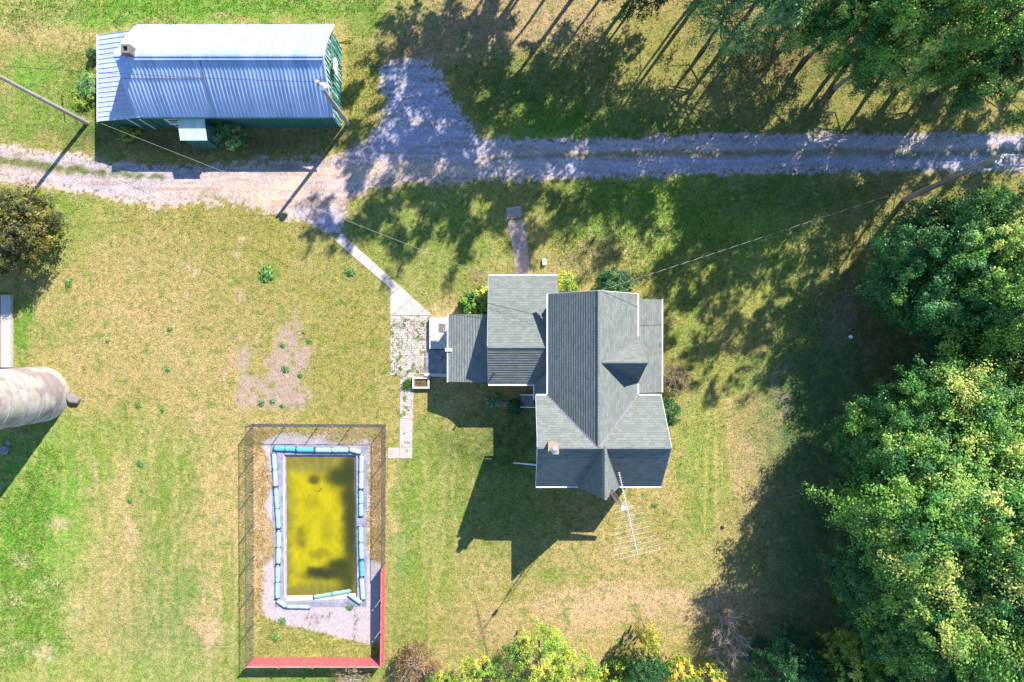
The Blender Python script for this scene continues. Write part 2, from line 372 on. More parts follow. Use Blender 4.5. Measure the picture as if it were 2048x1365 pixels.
def leaf_mat(name, trans=.35, gloss=.25, rough=.5):
    m = bpy.data.materials.new(name); m.use_nodes = True; nt = m.node_tree; nt.nodes.clear()
    at = nt.nodes.new('ShaderNodeAttribute'); at.attribute_name = 'col'
    p = nt.nodes.new('ShaderNodeBsdfPrincipled'); p.inputs['Roughness'].default_value = rough; p.inputs['Specular IOR Level'].default_value = gloss
    tr = nt.nodes.new('ShaderNodeBsdfTranslucent'); mx = nt.nodes.new('ShaderNodeMixShader'); mx.inputs[0].default_value = trans
    o = nt.nodes.new('ShaderNodeOutputMaterial')
    for s in (p.inputs['Base Color'], tr.inputs['Color']): nt.links.new(at.outputs['Color'], s)
    nt.links.new(p.outputs[0], mx.inputs[1]); nt.links.new(tr.outputs[0], mx.inputs[2]); nt.links.new(mx.outputs[0], o.inputs[0])
    return m
M['blade'] = leaf_mat('grass_blade', .25, .1, .7)

NOGRASS = [[(668,480),(683,467),(862,628),(862,748),(828,748),(826,917),(772,917),(772,895),(798,895),(798,750),(780,750),(780,578)],
 [(495,835),(785,835),(785,1345),(490,1345)], [(193,70),(270,50),(690,50),(690,245),(430,290),(357,290),(193,246)],
 [(890,620),(975,620),(975,545),(1120,545),(1120,585),(1330,585),(1330,985),(1070,985),(1070,770),(850,770),(850,630)], [(1008,408),(1045,408),(1066,552),(1030,552)]]
n = 420000
bx = rng.uniform(-37.5, 37.5, n); by = rng.uniform(-25.5, 25.5, n)
bpx = bx*F/H+1024; bpy_ = -by*F/H+682.5
keep = fbm(bpx/7, bpy_/7, 200, 3)+.25*rng.uniform(-1, 1, n) > .46
bx, by, bpx, bpy_ = bx[keep], by[keep], bpx[keep], bpy_[keep]
bc, bg_, bd = ground_attr(bx, by)
ok = (bg_ < .35)
for pg in NOGRASS: ok &= sdpoly(bpx, bpy_, pg) > 1
bx, by, bc = bx[ok], by[ok], bc[ok]
me = blades('lawn_grass', bx, by, .07, .05, .9, 5, bc*1.12)
tag(link_mesh('lawn_grass', me), 'short uneven grass tufts over the lawn', 'grass', kind='stuff')
# ---------------- roofs
def shingle_mat():
    m = mat('asphalt_shingle', (.2, .21, .2, 1), .95, 0, .15); t = NT(m)
    uv = t.n('ShaderNodeUVMap').outputs[0]
    b = t.n('ShaderNodeTexBrick'); b.offset = .5; b.inputs['Scale'].default_value = 1
    b.inputs['Brick Width'].default_value = .32; b.inputs['Row Height'].default_value = .19; b.inputs['Mortar Size'].default_value = .006
    b.inputs['Color1'].default_value = (.78, .79, .81, 1); b.inputs['Color2'].default_value = (1.12, 1.12, 1.1, 1); b.inputs['Mortar'].default_value = (.55, .56, .58, 1)
    t.l(uv, b.inputs['Vector'])
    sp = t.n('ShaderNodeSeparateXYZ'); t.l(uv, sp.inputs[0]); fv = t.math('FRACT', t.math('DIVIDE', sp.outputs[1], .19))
    butt_shade = t.ramp(fv, [(0, (.5, .51, .54)), (.2, (.62, .63, .65)), (.34, (1, 1, 1))])  # shadow line under each course butt, put into the shingle colour
    tc = t.n('ShaderNodeTexCoord').outputs['Object']
    f = t.noise(tc, 25, 4, .7); f2 = t.noise(tc, .6, 3)
    a = t.ramp(f, [(.3, A(133, 140, 138)), (.7, A(164, 170, 166))])
    c = t.mix(.35, t.mix(.8, a, b.outputs['Color'], 'MULTIPLY'), butt_shade, 'MULTIPLY')
    g = t.ramp(f2, [(.3, (.96, .97, .97)), (.7, (1.04, 1.04, 1.03))])
    t.l(t.mix(1.0, c, g, 'MULTIPLY'), t.b.inputs['Base Color']); t.bump(f, .3, .01)
    return m
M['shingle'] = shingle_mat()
def joint_mat():
    m = mat('jointed_concrete', A(236,228,222), .9); t = NT(m); tc = t.n('ShaderNodeTexCoord').outputs['Object']
    mp = t.n('ShaderNodeMapping'); mp.inputs['Rotation'].default_value = (0, 0, R(49)); t.l(tc, mp.inputs['Vector'])
    b = t.n('ShaderNodeTexBrick'); b.offset = 0; b.inputs['Scale'].default_value = 1; b.inputs['Brick Width'].default_value = 1.15; b.inputs['Row Height'].default_value = 30; b.inputs['Mortar Size'].default_value = .018
    b.inputs['Color1'].default_value = A(238,230,224); b.inputs['Color2'].default_value = A(222,212,204); b.inputs['Mortar'].default_value = A(140,135,110); t.l(mp.outputs[0], b.inputs['Vector'])
    f = t.noise(tc, 3, 6, .7); t.l(t.mix(1.0, b.outputs['Color'], t.ramp(f, [(.35, (.74,.73,.7)), (.55, (1,1,1))]), 'MULTIPLY'), t.b.inputs['Base Color']); return m
M['path'] = joint_mat()
M['walk'] = noisy('pinkish_concrete', A(214, 188, 178), .35, 5, .9, .3)
M['white'] = noisy('white_paint', (.74, .76, .78, 1), .15, 3, .5, .05)
M['siding'] = noisy('white_siding', (.62, .63, .62, 1), .15, 2, .6, .05)
M['flash'] = noisy('lead_flashing', A(150, 145, 165), .2, 5, .5, .1, metal=.3)
M['dark'] = noisy('dark_metal', (.03, .03, .035, 1), .3, 8, .6, .1)
M['glass'] = mat('window_glass', (.03, .04, .05, 1), .08, 0, .6)
M['conc'] = noisy('concrete', A(236, 228, 222), .22, 7, .9, .3, big=.9)
M['conc2'] = noisy('concrete_dark', A(175, 172, 175), .4, 4, .9, .3)  # darker concrete, puts shade into the colour of the pad by the stoop
M['brickc'] = noisy('chimney_brick', A(215, 190, 170), .3, 9, .9, .4)
M['cblock'] = noisy('concrete_block', A(150, 140, 140), .3, 9, .9, .4)
M['green'] = None
M['galv'] = noisy('galvanised_metal', A(200, 205, 210), .15, 5, .4, .05, metal=.5)
M['wood'] = noisy('weathered_pole_wood', A(215, 200, 188), .35, 12, .9, .4)
M['rock'] = noisy('grey_rock', A(170, 160, 158), .3, 6, .9, .6)
def clip(poly, ax, v, keep_above):
    out = []
    for i in range(len(poly)):
        a = poly[i]; b = poly[(i+1) % len(poly)]
        ia = (a[ax] >= v) == keep_above or a[ax] == v; ib = (b[ax] >= v) == keep_above or b[ax] == v
        if ia: out.append(a)
        if ia != ib:
            t = (v-a[ax])/(b[ax]-a[ax]); out.append((a[0]+(b[0]-a[0])*t, a[1]+(b[1]-a[1])*t))
    return out
def shingle_slope(mb, pts, pitch=.19, th=.034, thick=.14):
    pts = [Vector(p) for p in pts]; c = sum(pts, Vector())/len(pts); N = Vector()
    for i in range(len(pts)): N += (pts[i]-c).cross(pts[(i+1) % len(pts)]-c)
    N.normalize()
    if N.z < 0: N = -N; pts = pts[::-1]
    U = Vector((0,0,1)).cross(N).normalized(); V = N.cross(U); O = min(pts, key=lambda p: p.z)
    uv = [((p-O).dot(U), (p-O).dot(V)) for p in pts]
    W = lambda q, o=0: O+U*q[0]+V*q[1]+N*o
    vmax = max(q[1] for q in uv); k = 0
    while k*pitch < vmax-.005:
        v0, v1 = k*pitch, (k+1)*pitch
        pl = clip(clip(uv, 1, v0, True), 1, v1, False)
        if len(pl) >= 3:
            of = lambda q: th*(1-(q[1]-v0)/pitch)+.002
            mb.face([W(q, of(q)) for q in pl], pl)
            bt = [q for q in pl if abs(q[1]-v0) < 1e-5]
            if len(bt) >= 2:
                a = min(bt); b = max(bt); mb.face([W(a, -.01), W(b, -.01), W(b, th+.002), W(a, th+.002)], [a, b, b, a])
        k += 1
    lo = [W(q, -thick) for q in uv]; hi = [W(q, .0) for q in uv]
    mb.face(lo[::-1], uv[::-1])
    for i in range(len(uv)):
        j = (i+1) % len(uv); mb.face([lo[i], lo[j], hi[j], hi[i]], [uv[i], uv[j], uv[j], uv[i]])
    return mb
# ---------------- farmhouse
def gable_wall(mb, axis_, at, th, a0, a1, z0, zpk):
    """triangular wall under a gable; axis_ 'x': wall plane at x=at spanning y a0..a1"""
    mid = (a0+a1)/2
    tri = [(a0, z0), (a1, z0), (mid, zpk)]
    f = (lambda q, d: (at+d, q[0], q[1])) if axis_ == 'x' else (lambda q, d: (q[0], at+d, q[1]))
    mb.hexa([f(q, 0) for q in tri], [f(q, th) for q in tri])
def window(par, x, y, z, w, h, face):
    """face: direction the window looks: '+x','-x','+y','-y'"""
    s = 1 if face[0] == '+' else -1; g = MB(); fr = MB(); sl_ = MB()
    def bx(m_, u0, u1, z0, z1, d0, d1):
        if face[1] == 'x': m_.box(min(x+s*d0, x+s*d1), y+u0, z0, max(x+s*d0, x+s*d1), y+u1, z1)
        else: m_.box(x+u0, min(y+s*d0, y+s*d1), z0, x+u1, max(y+s*d0, y+s*d1), z1)
    bx(g, -w/2, w/2, z, z+h, .0, .02)
    for u0, u1, a, b in ((-w/2-.08, -w/2, z-.08, z+h+.08), (w/2, w/2+.08, z-.08, z+h+.08), (-w/2, w/2, z+h, z+h+.08), (-w/2, w/2, z-.08, z), (-w/2, w/2, z+h/2-.025, z+h/2+.025)):
        bx(fr, u0, u1, a, b, .003, .05)
    bx(sl_, -w/2-.12, w/2+.12, z-.13, z-.083, .003, .12)
    o = g.build('window', M['glass'], par); fr.build('window_frame', M['white'], o); sl_.build('window_sill', M['white'], o)
ZE, ZR = 5.2, 8.0
hx0, hx1, hn = 2.29, 7.84, 2.96
sx0, sx1, sy0, sy1, syr = 1.5, 9.36, -9.08, -3.45, -6.27
house = empty('farmhouse', (5, -3, 0), 'white two-storey farmhouse with grey shingled cross gables and lower wings', 'house')
b = MB()
b.box(2.6, -3.75, 0, 7.55, 2.7, 5.02); gable_wall(b, 'y', 2.5, .2, 2.6, 7.55, 5.0, 7.45)
b.build('wall', M['siding'], house)
b = MB(); b.box(1.8, -8.8, 0, 9.1, -3.752, 5.0)
gable_wall(b, 'x', 1.8, .2, -8.8, -3.752, 5.0, 7.5); gable_wall(b, 'x', 8.9, .2, -8.8, -3.752, 5.0, 7.5); gable_wall(b, 'y', -8.98, .17, 4.3, 6.6, 5.0, 7.6)
b.build('wall', M['siding'], house)
b = MB(); gable_wall(b, 'x', 7.57, .17, -2.5, .0, 5.0, 7.5); b.build('wall', M['siding'], house)
b = MB(); xr = (hx0+hx1)/2
shingle_slope(b, [(hx0, hn, ZE), (hx0, syr, ZE), (xr, syr, ZR), (xr, hn, ZR)])
shingle_slope(b, [(hx1, hn, ZE), (hx1, syr, ZE), (xr, syr, ZR), (xr, hn, ZR)])
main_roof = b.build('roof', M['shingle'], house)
b = MB()
shingle_slope(b, [(sx0, sy1, ZE), (sx1, sy1, ZE), (sx1, syr, ZR), (sx0, syr, ZR)])
shingle_slope(b, [(sx0, sy0, ZE), (sx1, sy0, ZE), (sx1, syr, ZR), (sx0, syr, ZR)])
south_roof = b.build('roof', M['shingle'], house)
b = MB(); dy = -1.26
shingle_slope(b, [(5.25, dy, 7.83), (8.0, dy, 7.83), (7.9, .2, ZE)]); shingle_slope(b, [(5.25, dy, 7.83), (8.0, dy, 7.83), (7.9, -2.62, ZE)])
b.build('roof', M['shingle'], house)
b = MB(); gx = 5.45
shingle_slope(b, [(gx, syr+.1, 8.06), (gx, -9.3, 8.06), (gx-1.27, -9.14, ZE)]); shingle_slope(b, [(gx, syr+.1, 8.06), (gx, -9.3, 8.06), (gx+1.27, -9.14, ZE)])
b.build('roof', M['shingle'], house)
# ridge caps
b = MB()
def cap(p, q, w=.16):
    b.tube([p, q], w/2, 6)
cap((xr, hn, ZR-.01), (xr, syr, ZR-.01)); cap((sx0, syr, ZR-.01), (sx1, syr, ZR-.01)); cap((gx, syr, 8.05), (gx, -9.3, 8.05)); cap((5.3, dy, 7.8), (8.0, dy, 7.8))
cap((-1.53, -.4, 4.99), (2.2, -.4, 4.99))
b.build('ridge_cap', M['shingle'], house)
# valley flashing
b = MB()
for p, q, o in (((hx0+.02, sy1, ZE), (xr-.1, syr+.12, ZR-.1), .05), ((hx1-.02, sy1, ZE), (xr+.1, syr+.12, ZR-.1), .05), ((5.35, dy+.06, 7.73), (7.88, .18, 5.25), .05), ((gx+.02,syr-.05,8.03),(gx-1.25,-9.1,5.26),.04), ((gx+.02,syr-.05,8.03),(gx+1.25,-9.1,5.26),.04)):
    b = MB(); b.bar(Vector(p)+Vector((0,0,o)), Vector(q)+Vector((0,0,o)), .10, .03); b.build('valley_flashing', M['flash'], house)
# kitchen wing with long north slope
wx0, wx1 = -1.55, 3.03
b = MB(); b.box(-1.35, -2.55, 0, 2.598, 4.05, 2.55)
pg = [(-2.55, 2.55), (4.05, 2.45), (-.39, 4.8)]
b.hexa([(-1.35, q[0], q[1]) for q in pg], [(-1.2, q[0], q[1]) for q in pg])
b.box(-1.35,-2.55,2.55,2.598,-2.4,3.2)
b.build('wall', M['siding'], house)
b = MB()
shingle_slope(b, [(wx0, 4.31, 2.6), (wx1, 4.31, 2.6), (wx1, -.39, 5.0), (wx0, -.39, 5.0)])
shingle_slope(b, [(wx0, -2.8, 3.4), (2.5, -2.8, 3.4), (2.5, -.39, 5.0), (wx0, -.39, 5.0)])
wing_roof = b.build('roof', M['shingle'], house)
b = MB(); shingle_slope(b, [(1.5, -2.7, 3.35), (1.5, -3.75, 3.35), (2.6, -3.75, 4.6), (2.6, -1.7, 4.6)]); b.build('roof', M['shingle'], house)
b = MB(); b.box(1.72, -3.748, 0, 2.598, -2.553, 3.2); b.build('wall', M['siding'], house)
# west lean-to
b = MB(); shingle_slope(b, [(-4.22, 1.77, 2.4), (-4.22, -2.72, 2.4), (-1.4, -2.72, 3.25), (-1.4, 1.77, 3.25)]); b.build('roof', M['shingle'], house)
b = MB(); b.box(-4.0, -2.5, 0, -1.353, 1.55, 2.3); b.build('wall', M['siding'], house)
# east porch
b = MB(); shingle_slope(b, [(9.9, 2.75, 2.7), (9.9, -3.4, 2.7), (7.4, -3.4, 3.75), (7.4, 2.75, 3.75)], thick=.1); b.build('roof', M['shingle'], house)
b = MB(); b.box(7.553, -3.6, 0, 9.7, 2.6, .35); b.build('porch_floor', M['conc'], house)
for yy in (2.4, .4, -1.6, -3.3):
    b = MB(); b.box(9.5, yy-.06, .35, 9.62, yy+.06, 2.62); b.build('porch_post', M['white'], house)
# gutters and white edges
GUT = [((hx0-.08, hn, ZE-.06), (hx0-.08, sy1+.05, ZE-.06)), ((hx1+.08, hn, ZE-.06), (hx1+.08, .3, ZE-.06)), ((hx1+.08, -2.7, ZE-.06), (hx1+.08, sy1+.05, ZE-.06)),
 ((sx0, sy1+.08, ZE-.06), (hx0+.02, sy1+.08, ZE-.06)), ((hx1+.0, sy1+.08, ZE-.06), (sx1, sy1+.08, ZE-.06)), ((sx0, sy0-.08, ZE-.06), (gx-1.3, sy0-.08, ZE-.06)), ((gx+1.3, sy0-.08, ZE-.06), (sx1, sy0-.08, ZE-.06)),
 ((wx0, 4.38, 2.58), (wx1, 4.38, 2.58)), ((wx0, -2.88, 3.35), (1.5, -2.88, 3.35)), ((1.42, -2.85, 3.3), (1.42, -3.85, 3.3)), ((-4.3, 1.8, 2.35), (-4.3, -2.75, 2.35)), ((9.98, 2.78, 2.65), (9.98, -3.4, 2.65))]
for p, q in GUT:
    b = MB(); b.bar(p, q, .075, .12); b.build('gutter', M['white'], house)
# rake boards
for p, q in (((sx1+.01, sy0, ZE-.12), (sx1+.01, syr, ZR-.12)), ((sx1+.01, sy1, ZE-.12), (sx1+.01, syr, ZR-.12)), ((sx0-.01, sy0, ZE-.12), (sx0-.01, syr, ZR-.12)), ((sx0-.01, sy1, ZE-.12), (sx0-.01, syr, ZR-.12)),
 ((hx0, hn+.01, ZE-.12), (xr, hn+.01, ZR-.12)), ((hx1, hn+.01, ZE-.12), (xr, hn+.01, ZR-.12)), ((wx0-.01, 4.3, 2.5), (wx0-.01, -.39, 4.9)), ((wx0-.01, -2.8, 3.3), (wx0-.01, -.39, 4.9))):
    b = MB(); b.bar(p, q, .03, .16); b.build('rake_board', M['white'], house)
# windows and doors on the hidden walls
for a in ((1.8,-5.2,1,.8,1.4,'-x'),(1.8,-7.5,1,.8,1.4,'-x'),(1.8,-5.2,3.4,.8,1.3,'-x'),(1.8,-7.5,3.4,.8,1.3,'-x'),(9.1,-5.2,1,.8,1.4,'+x'),(9.1,-7.5,1,.8,1.4,'+x'),(9.1,-6.3,3.4,.8,1.3,'+x'),
 (3.1,-8.8,1,.8,1.4,'-y'),(7.9,-8.8,1,.8,1.4,'-y'),(5.45,-8.8,3.3,1.2,1.3,'-y'),(5.45,-8.8,1,1.4,1.4,'-y'),(3.8,2.7,3.3,.8,1.3,'+y'),(6.3,2.7,3.3,.8,1.3,'+y'),(3.8,2.7,1,.8,1.4,'+y'),(6.3,2.7,1,.8,1.4,'+y'),(0,-2.55,1.1,.9,1.1,'-y'),(-2.7,-2.5,1.1,.8,.9,'-y'),(-.4,4.05,1.0,.8,1.1,'+y'),(7.55,0.8,1.1,.8,1.3,'+x'),(7.55,-1.3,3.6,.7,1.2,'+x')):
    window(house, *a)
for (x0, y0, x1, y1, z0) in ((-4.04,-.4,-4.0,.5,.35), (.7,4.05,1.6,4.09,.05), (7.553,1.5,7.6,2.35,.36)):
    b = MB(); b.box(x0-.001, y0, z0, x1, y1, z0+2.0); d = b.build('door', M['white'], house)
    h_ = MB(); cx, cy = (x0-.03 if x0 < 0 and x1 < 0 else x1+.03), y0+.1
    if y1-y0 < .2: cx, cy = x0+.1, y1+.03
    h_.box(cx-.03, cy-.03, z0+.95, cx+.03, cy+.03, z0+1.05); h_.build('handle', M['dark'], d)
# chimney with a round metal cap
cp = P(1107, 898, 8.7); b = MB(); b.box(cp.x-.27, cp.y-.27, 6.3, cp.x+.27, cp.y+.27, 8.65)
b.box(cp.x-.31, cp.y-.31, 8.65, cp.x+.31, cp.y+.31, 8.75)
ch = b.build('chimney', M['brickc'], south_roof)
b = MB(); b.tube([cp+Vector((0,0,.02)), cp+Vector((0,0,.35))], .13, 12); b.tube([cp+Vector((0,0,.4)), cp+Vector((0,0,.44)), cp+Vector((0,0,.55))], [.2, .2, .03], 12)
for a in range(4): b.tube([cp+Vector((math.cos(a*1.57)*.11, math.sin(a*1.57)*.11, .3)), cp+Vector((math.cos(a*1.57)*.11, math.sin(a*1.57)*.11, .42))], .012, 4)
b.build('flue_cap', M['galv'], south_roof)
v = P(988, 748, 4.1); b = MB(); b.tube([v-Vector((0,0,.4)), v+Vector((0,0,.3))], .05, 8); b.tube([v+Vector((0,0,.3)), v+Vector((0,0,.36))], [.09,.05], 8); b.build('vent_pipe', M['dark'], wing_roof)
v = P(898, 700, 2.5); b = MB(); b.box(v.x-.25, v.y-.1, 2.35, v.x+.2, v.y+.1, 2.55); b.build('wall_lamp', M['white'], house)
# ground details joined to the house
b = MB(); p, q = P(1075, 930), P(1045, 927); b.tube([p+Vector((.1,0,1.0)), p+Vector((0,0,.12)), q+Vector((0,0,.1))], .06, 8); b.tube([q+Vector((0,0,.1)), P(1026, 926, .08)], .045, 8); b.build('downspout', M['white'], house)
# steps and stoops
def slab(name, label, cat, pts, z, m, kind=None, z0=-.05):
    b = MB(); b.hexa([P(*q, 0)+Vector((0,0,z0)) for q in pts[::-1]], [P(*q, 0)+Vector((0,0,z)) for q in pts[::-1]])
    o = b.build(name, m); 
    return tag(o, label, cat, kind=kind)
o = slab('door_stoop', 'pale concrete door stoop half in shadow at the west side door', 'stoop', [(860,636),(897,636),(897,698),(860,698)], .42, M['conc'])
recenter(o)
o = slab('concrete_pad', 'dark shade-coloured concrete pad below the stoop, between brick patio and lean-to', 'concrete pad', [(851,700),(899,700),(899,748),(851,748)], .12, M['conc2']); recenter(o)
b = MB(); p = P(850, 749, .0); q = P(897, 751, 0); b.bar(p+Vector((0,0,.42)), q+Vector((0,0,.42)), .22, .06)
t_ = empty('wooden_bench', (p.x+.8, p.y, 0), 'long pale wooden bench along the lower edge of the dark pad', 'bench'); b.build('seat', M['conc'], t_)
for f in (.08, .5, .92):
    c = p.lerp(q, f); b = MB(); b.box(c.x-.05, c.y-.09, .1 if f > .5 else 0, c.x+.05, c.y+.09, .389); b.build('leg', M['cblock'], t_)
mt = P(884, 655, .43); b = MB(); b.hexa([mt+Vector(d) for d in ((-.22,-.3,0),(.2,-.36,0),(.26,.2,0),(-.2,.28,0))], [mt+Vector(d) for d in ((-.22,-.3,.03),(.2,-.36,.03),(.26,.2,.03),(-.2,.28,.03))]); tag(recenter(b.build('door_mat', M['cblock'])), 'grey door mat lying on the pale stoop', 'doormat')
pl = P(842, 765); t_ = empty('planter_box', pl, 'rectangular planter with pale timber frame beside the brick path', 'planter')
b = MB(); x0, x1, y0, y1 = P(826,0).x, P(860,0).x, P(0,777).y, P(0,754).y
for a_ in ((x0,y0,x1,y0+.13),(x0,y1-.13,x1,y1),(x0,y0+.131,x0+.13,y1-.131),(x1-.13,y0+.131,x1,y1-.131)): b.box(a_[0],a_[1],0,a_[2],a_[3],.35)
b.build('frame', M['conc'], t_); b = MB(); b.box(x0+.131,y0+.131,0,x1-.131,y1-.131,.22); b.build('soil', noisy('soil', A(150,120,95), .5, 9, .95, .5), t_)
# steps with white rails south of the wing
t_ = empty('entry_steps', P(1048, 800), 'concrete entry steps with white rails in the shaded corner of the house', 'steps')
p = P(1056, 800); b = MB()
for k in range(3): b.box(p.x-.5+.3*k, p.y-.45, .0, p.x-.5+.3*k+.299, p.y+.45, .2*(k+1))
b.build('steps', M['conc2'], t_)
for s in (-.42, .42):
    b = MB(); b.bar((p.x-.5, p.y+s, .95), (p.x+.5, p.y+s, 1.3), .05, .05); b.bar((p.x-.5, p.y+s, 0), (p.x-.5, p.y+s, .95), .05, .05); b.build('handrail', M['white'], t_)
# walks
slab('concrete_path', 'pale concrete path running diagonally from the drive to the patio', None, [(683,467),(862,629),(862,631),(781,631),(781,577),(668,480)], .03, M['path'], 'structure')
def paver_mat():
    m = mat('brick_paver', A(200,185,178), .9); t = NT(m); tc = t.n('ShaderNodeTexCoord').outputs['Object']
    b = t.n('ShaderNodeTexBrick'); b.inputs['Scale'].default_value = 1; b.inputs['Brick Width'].default_value = .3; b.inputs['Row Height'].default_value = .17; b.inputs['Mortar Size'].default_value = .01
    b.inputs['Color1'].default_value = A(236,224,220); b.inputs['Color2'].default_value = A(212,194,190); b.inputs['Mortar'].default_value = A(160,150,125); t.l(tc, b.inputs['Vector'])
    f = t.noise(tc, 2.2, 5, .7); f2 = t.noise(tc, .55, 3)
    msk = t.ramp(t.math('MULTIPLY', f, t.math('ADD', f2, .5)), [(.57, (0,0,0)), (.63, (1,1,1))])
    t.l(t.mix(msk, b.outputs['Color'], A(120,140,70)), t.b.inputs['Base Color']); t.bump(b.outputs['Fac'], -.4, .02); return m
M['paver'] = paver_mat()
slab('brick_patio', 'worn brick patio with weeds in its joints and a narrow brick path', None, [(781,632),(860,632),(860,636),(858,748),(827,750),(824,917),(799,917),(801,752),(781,750)], .03, M['paver'], 'structure')
slab('brick_apron', 'small brick apron joining the path to the pool gate', None, [(776,896),(798.6,896),(798.6,917),(776,917)], .026, M['paver'], 'structure')
slab('front_walk', 'old concrete front walk in dappled shade', None, [(1015,442),(1047,440),(1056,500),(1060,551),(1032,552),(1024,490)], .025, M['walk'], 'structure')
slab('front_walk_end', 'broken-off end piece of the old concrete front walk', None, [(1012,416),(1042,412),(1043,434),(1014,440)], .03, M['walk'], 'structure')
recenter(tag(slab('well_cover', 'small white utility box standing in the grass near the front walk', 'utility box', [(1085,518),(1092,518),(1092,531),(1085,531)], .25, M['white']), None))
# ---------------- barn (metal arched roof)
def metal_mat(name, c1, c2, rough, metal, green=False):
    m = mat(name, c1, rough, metal, .5); t = NT(m); tc = t.n('ShaderNodeTexCoord').outputs['Object']
    mp = t.n('ShaderNodeMapping'); mp.inputs['Scale'].default_value = (1.0, .12, .12); t.l(tc, mp.inputs['Vector'])
    f = t.noise(mp.outputs[0], 5, 4, .6); f2 = t.noise(tc, .8, 4)
    c = t.ramp(f, [(.3, c2), (.7, c1)]); g = t.ramp(f2, [(.3, (.85,.87,.9)), (.7, (1.08,1.07,1.05))])
    t.l(t.mix(1.0, c, g, 'MULTIPLY'), t.b.inputs['Base Color']); return m
M['roofmetal'] = metal_mat('corrugated_roof_metal', (.36,.46,.66,1), (.25,.36,.56,1), .5, .0)
def panel_tone(m, width):
    t = NT(m); tc = t.n('ShaderNodeTexCoord').outputs['Object']; sp = t.n('ShaderNodeSeparateXYZ'); t.l(tc, sp.inputs[0])
    wn = t.n('ShaderNodeTexWhiteNoise', noise_dimensions='1D'); t.l(t.math('FLOOR', t.math('DIVIDE', sp.outputs[0], width)), wn.inputs['W'])
    fr = t.math('FRACT', t.math('DIVIDE', sp.outputs[0], width)); ln = t.ramp(fr, [(.0, (.5,.58,.75)), (.06, (1,1,1))])
    old = t.b.inputs['Base Color'].links[0].from_socket
    t.l(t.mix(1.0, t.mix(1.0, old, t.ramp(wn.outputs['Value'], [(0, (.86,.88,.9)), (1, (1.08,1.07,1.05))]), 'MULTIPLY'), ln, 'MULTIPLY'), t.b.inputs['Base Color'])
panel_tone(M['roofmetal'], .8)
M['green'] = metal_mat('green_board', (.015,.13,.10,1), (.008,.07,.06,1), .7, 0)
def peel_mat():
    m = mat('peeling_green_board', (.02,.12,.1,1), .7); t = NT(m); tc = t.n('ShaderNodeTexCoord').outputs['Object']
    mp = t.n('ShaderNodeMapping'); mp.inputs['Scale'].default_value = (1, 4.5, .35); t.l(tc, mp.inputs['Vector'])
    f = t.noise(mp.outputs[0], 1.7, 4, .7); c = t.ramp(f, [(.30, (.01,.1,.08,1)), (.52, (.02,.2,.15,1)), (.58, (.55,.6,.58,1))])
    t.l(c, t.b.inputs['Base Color']); return m
M['peel'] = peel_mat()
barn = empty('barn', P(445, 160), 'long green barn with an arched corrugated metal roof and a lean-to', 'barn')
bx0, bx1 = -24.75, -11.75; yS, yN, yR = 14.73, 20.85, 17.79; zE, zR = 3.0, 5.55
def prof(t): # t 0..1 south eave to ridge; bulging curve
    return zE+(zR-zE)*t+.2*math.sin(math.pi*t)*(1-.15*t)
def corr_roof(side, x0, x1, name='roof'):
    b = MB(); rib = .25; xs_ = []
    x = x0
    while x < x1-.001: xs_ += [(x, 0), (min(x+.13,x1), 0), (min(x+.165,x1), .045), (min(x+.215,x1), .045)]; x += rib
    xs_.append((x1, 0)); T = [i/8 for i in range(9)]
    for (xa, ha), (xb, hb) in zip(xs_[:-1], xs_[1:]):
        if xb-xa < 1e-4: continue
        for t0, t1 in zip(T[:-1], T[1:]):
            f = lambda t: (yS+(yR-yS)*t) if side < 0 else (yN+(yR-yN)*t)
            q = [(xa, f(t0), prof(t0)+ha), (xb, f(t0), prof(t0)+hb), (xb, f(t1), prof(t1)+hb), (xa, f(t1), prof(t1)+ha)]
            b.face(q if side < 0 else q[::-1])
    f = lambda t: (yS+(yR-yS)*t) if side < 0 else (yN+(yR-yN)*t)
    for t0, t1 in zip(T[:-1], T[1:]):
        b.face([(x0, f(t0), prof(t0)-.08), (x0, f(t1), prof(t1)-.08), (x1, f(t1), prof(t1)-.08), (x1, f(t0), prof(t0)-.08)])
        for xx in (x0, x1): b.face([(xx, f(t0), prof(t0)-.08), (xx, f(t1), prof(t1)-.08), (xx, f(t1), prof(t1)), (xx, f(t0), prof(t0))])
    return b.build(name, M['roofmetal'], barn)
rS = corr_roof(-1, bx0, bx1); rN = corr_roof(1, bx0, bx1)
b = MB(); b.bar((bx0-.02, yR-.12, zR+.03), (bx1+.02, yR-.12, zR+.03), .02, .14); b.face([(bx0, yR-.3, zR-.02), (bx1, yR-.3, zR-.02), (bx1, yR, zR+.07), (bx0, yR, zR+.07)]); b.face([(bx0, yR, zR+.07), (bx1, yR, zR+.07), (bx1, yR+.3, zR+.01), (bx0, yR+.3, zR+.01)])
b.build('ridge_cap', M['roofmetal'], barn)
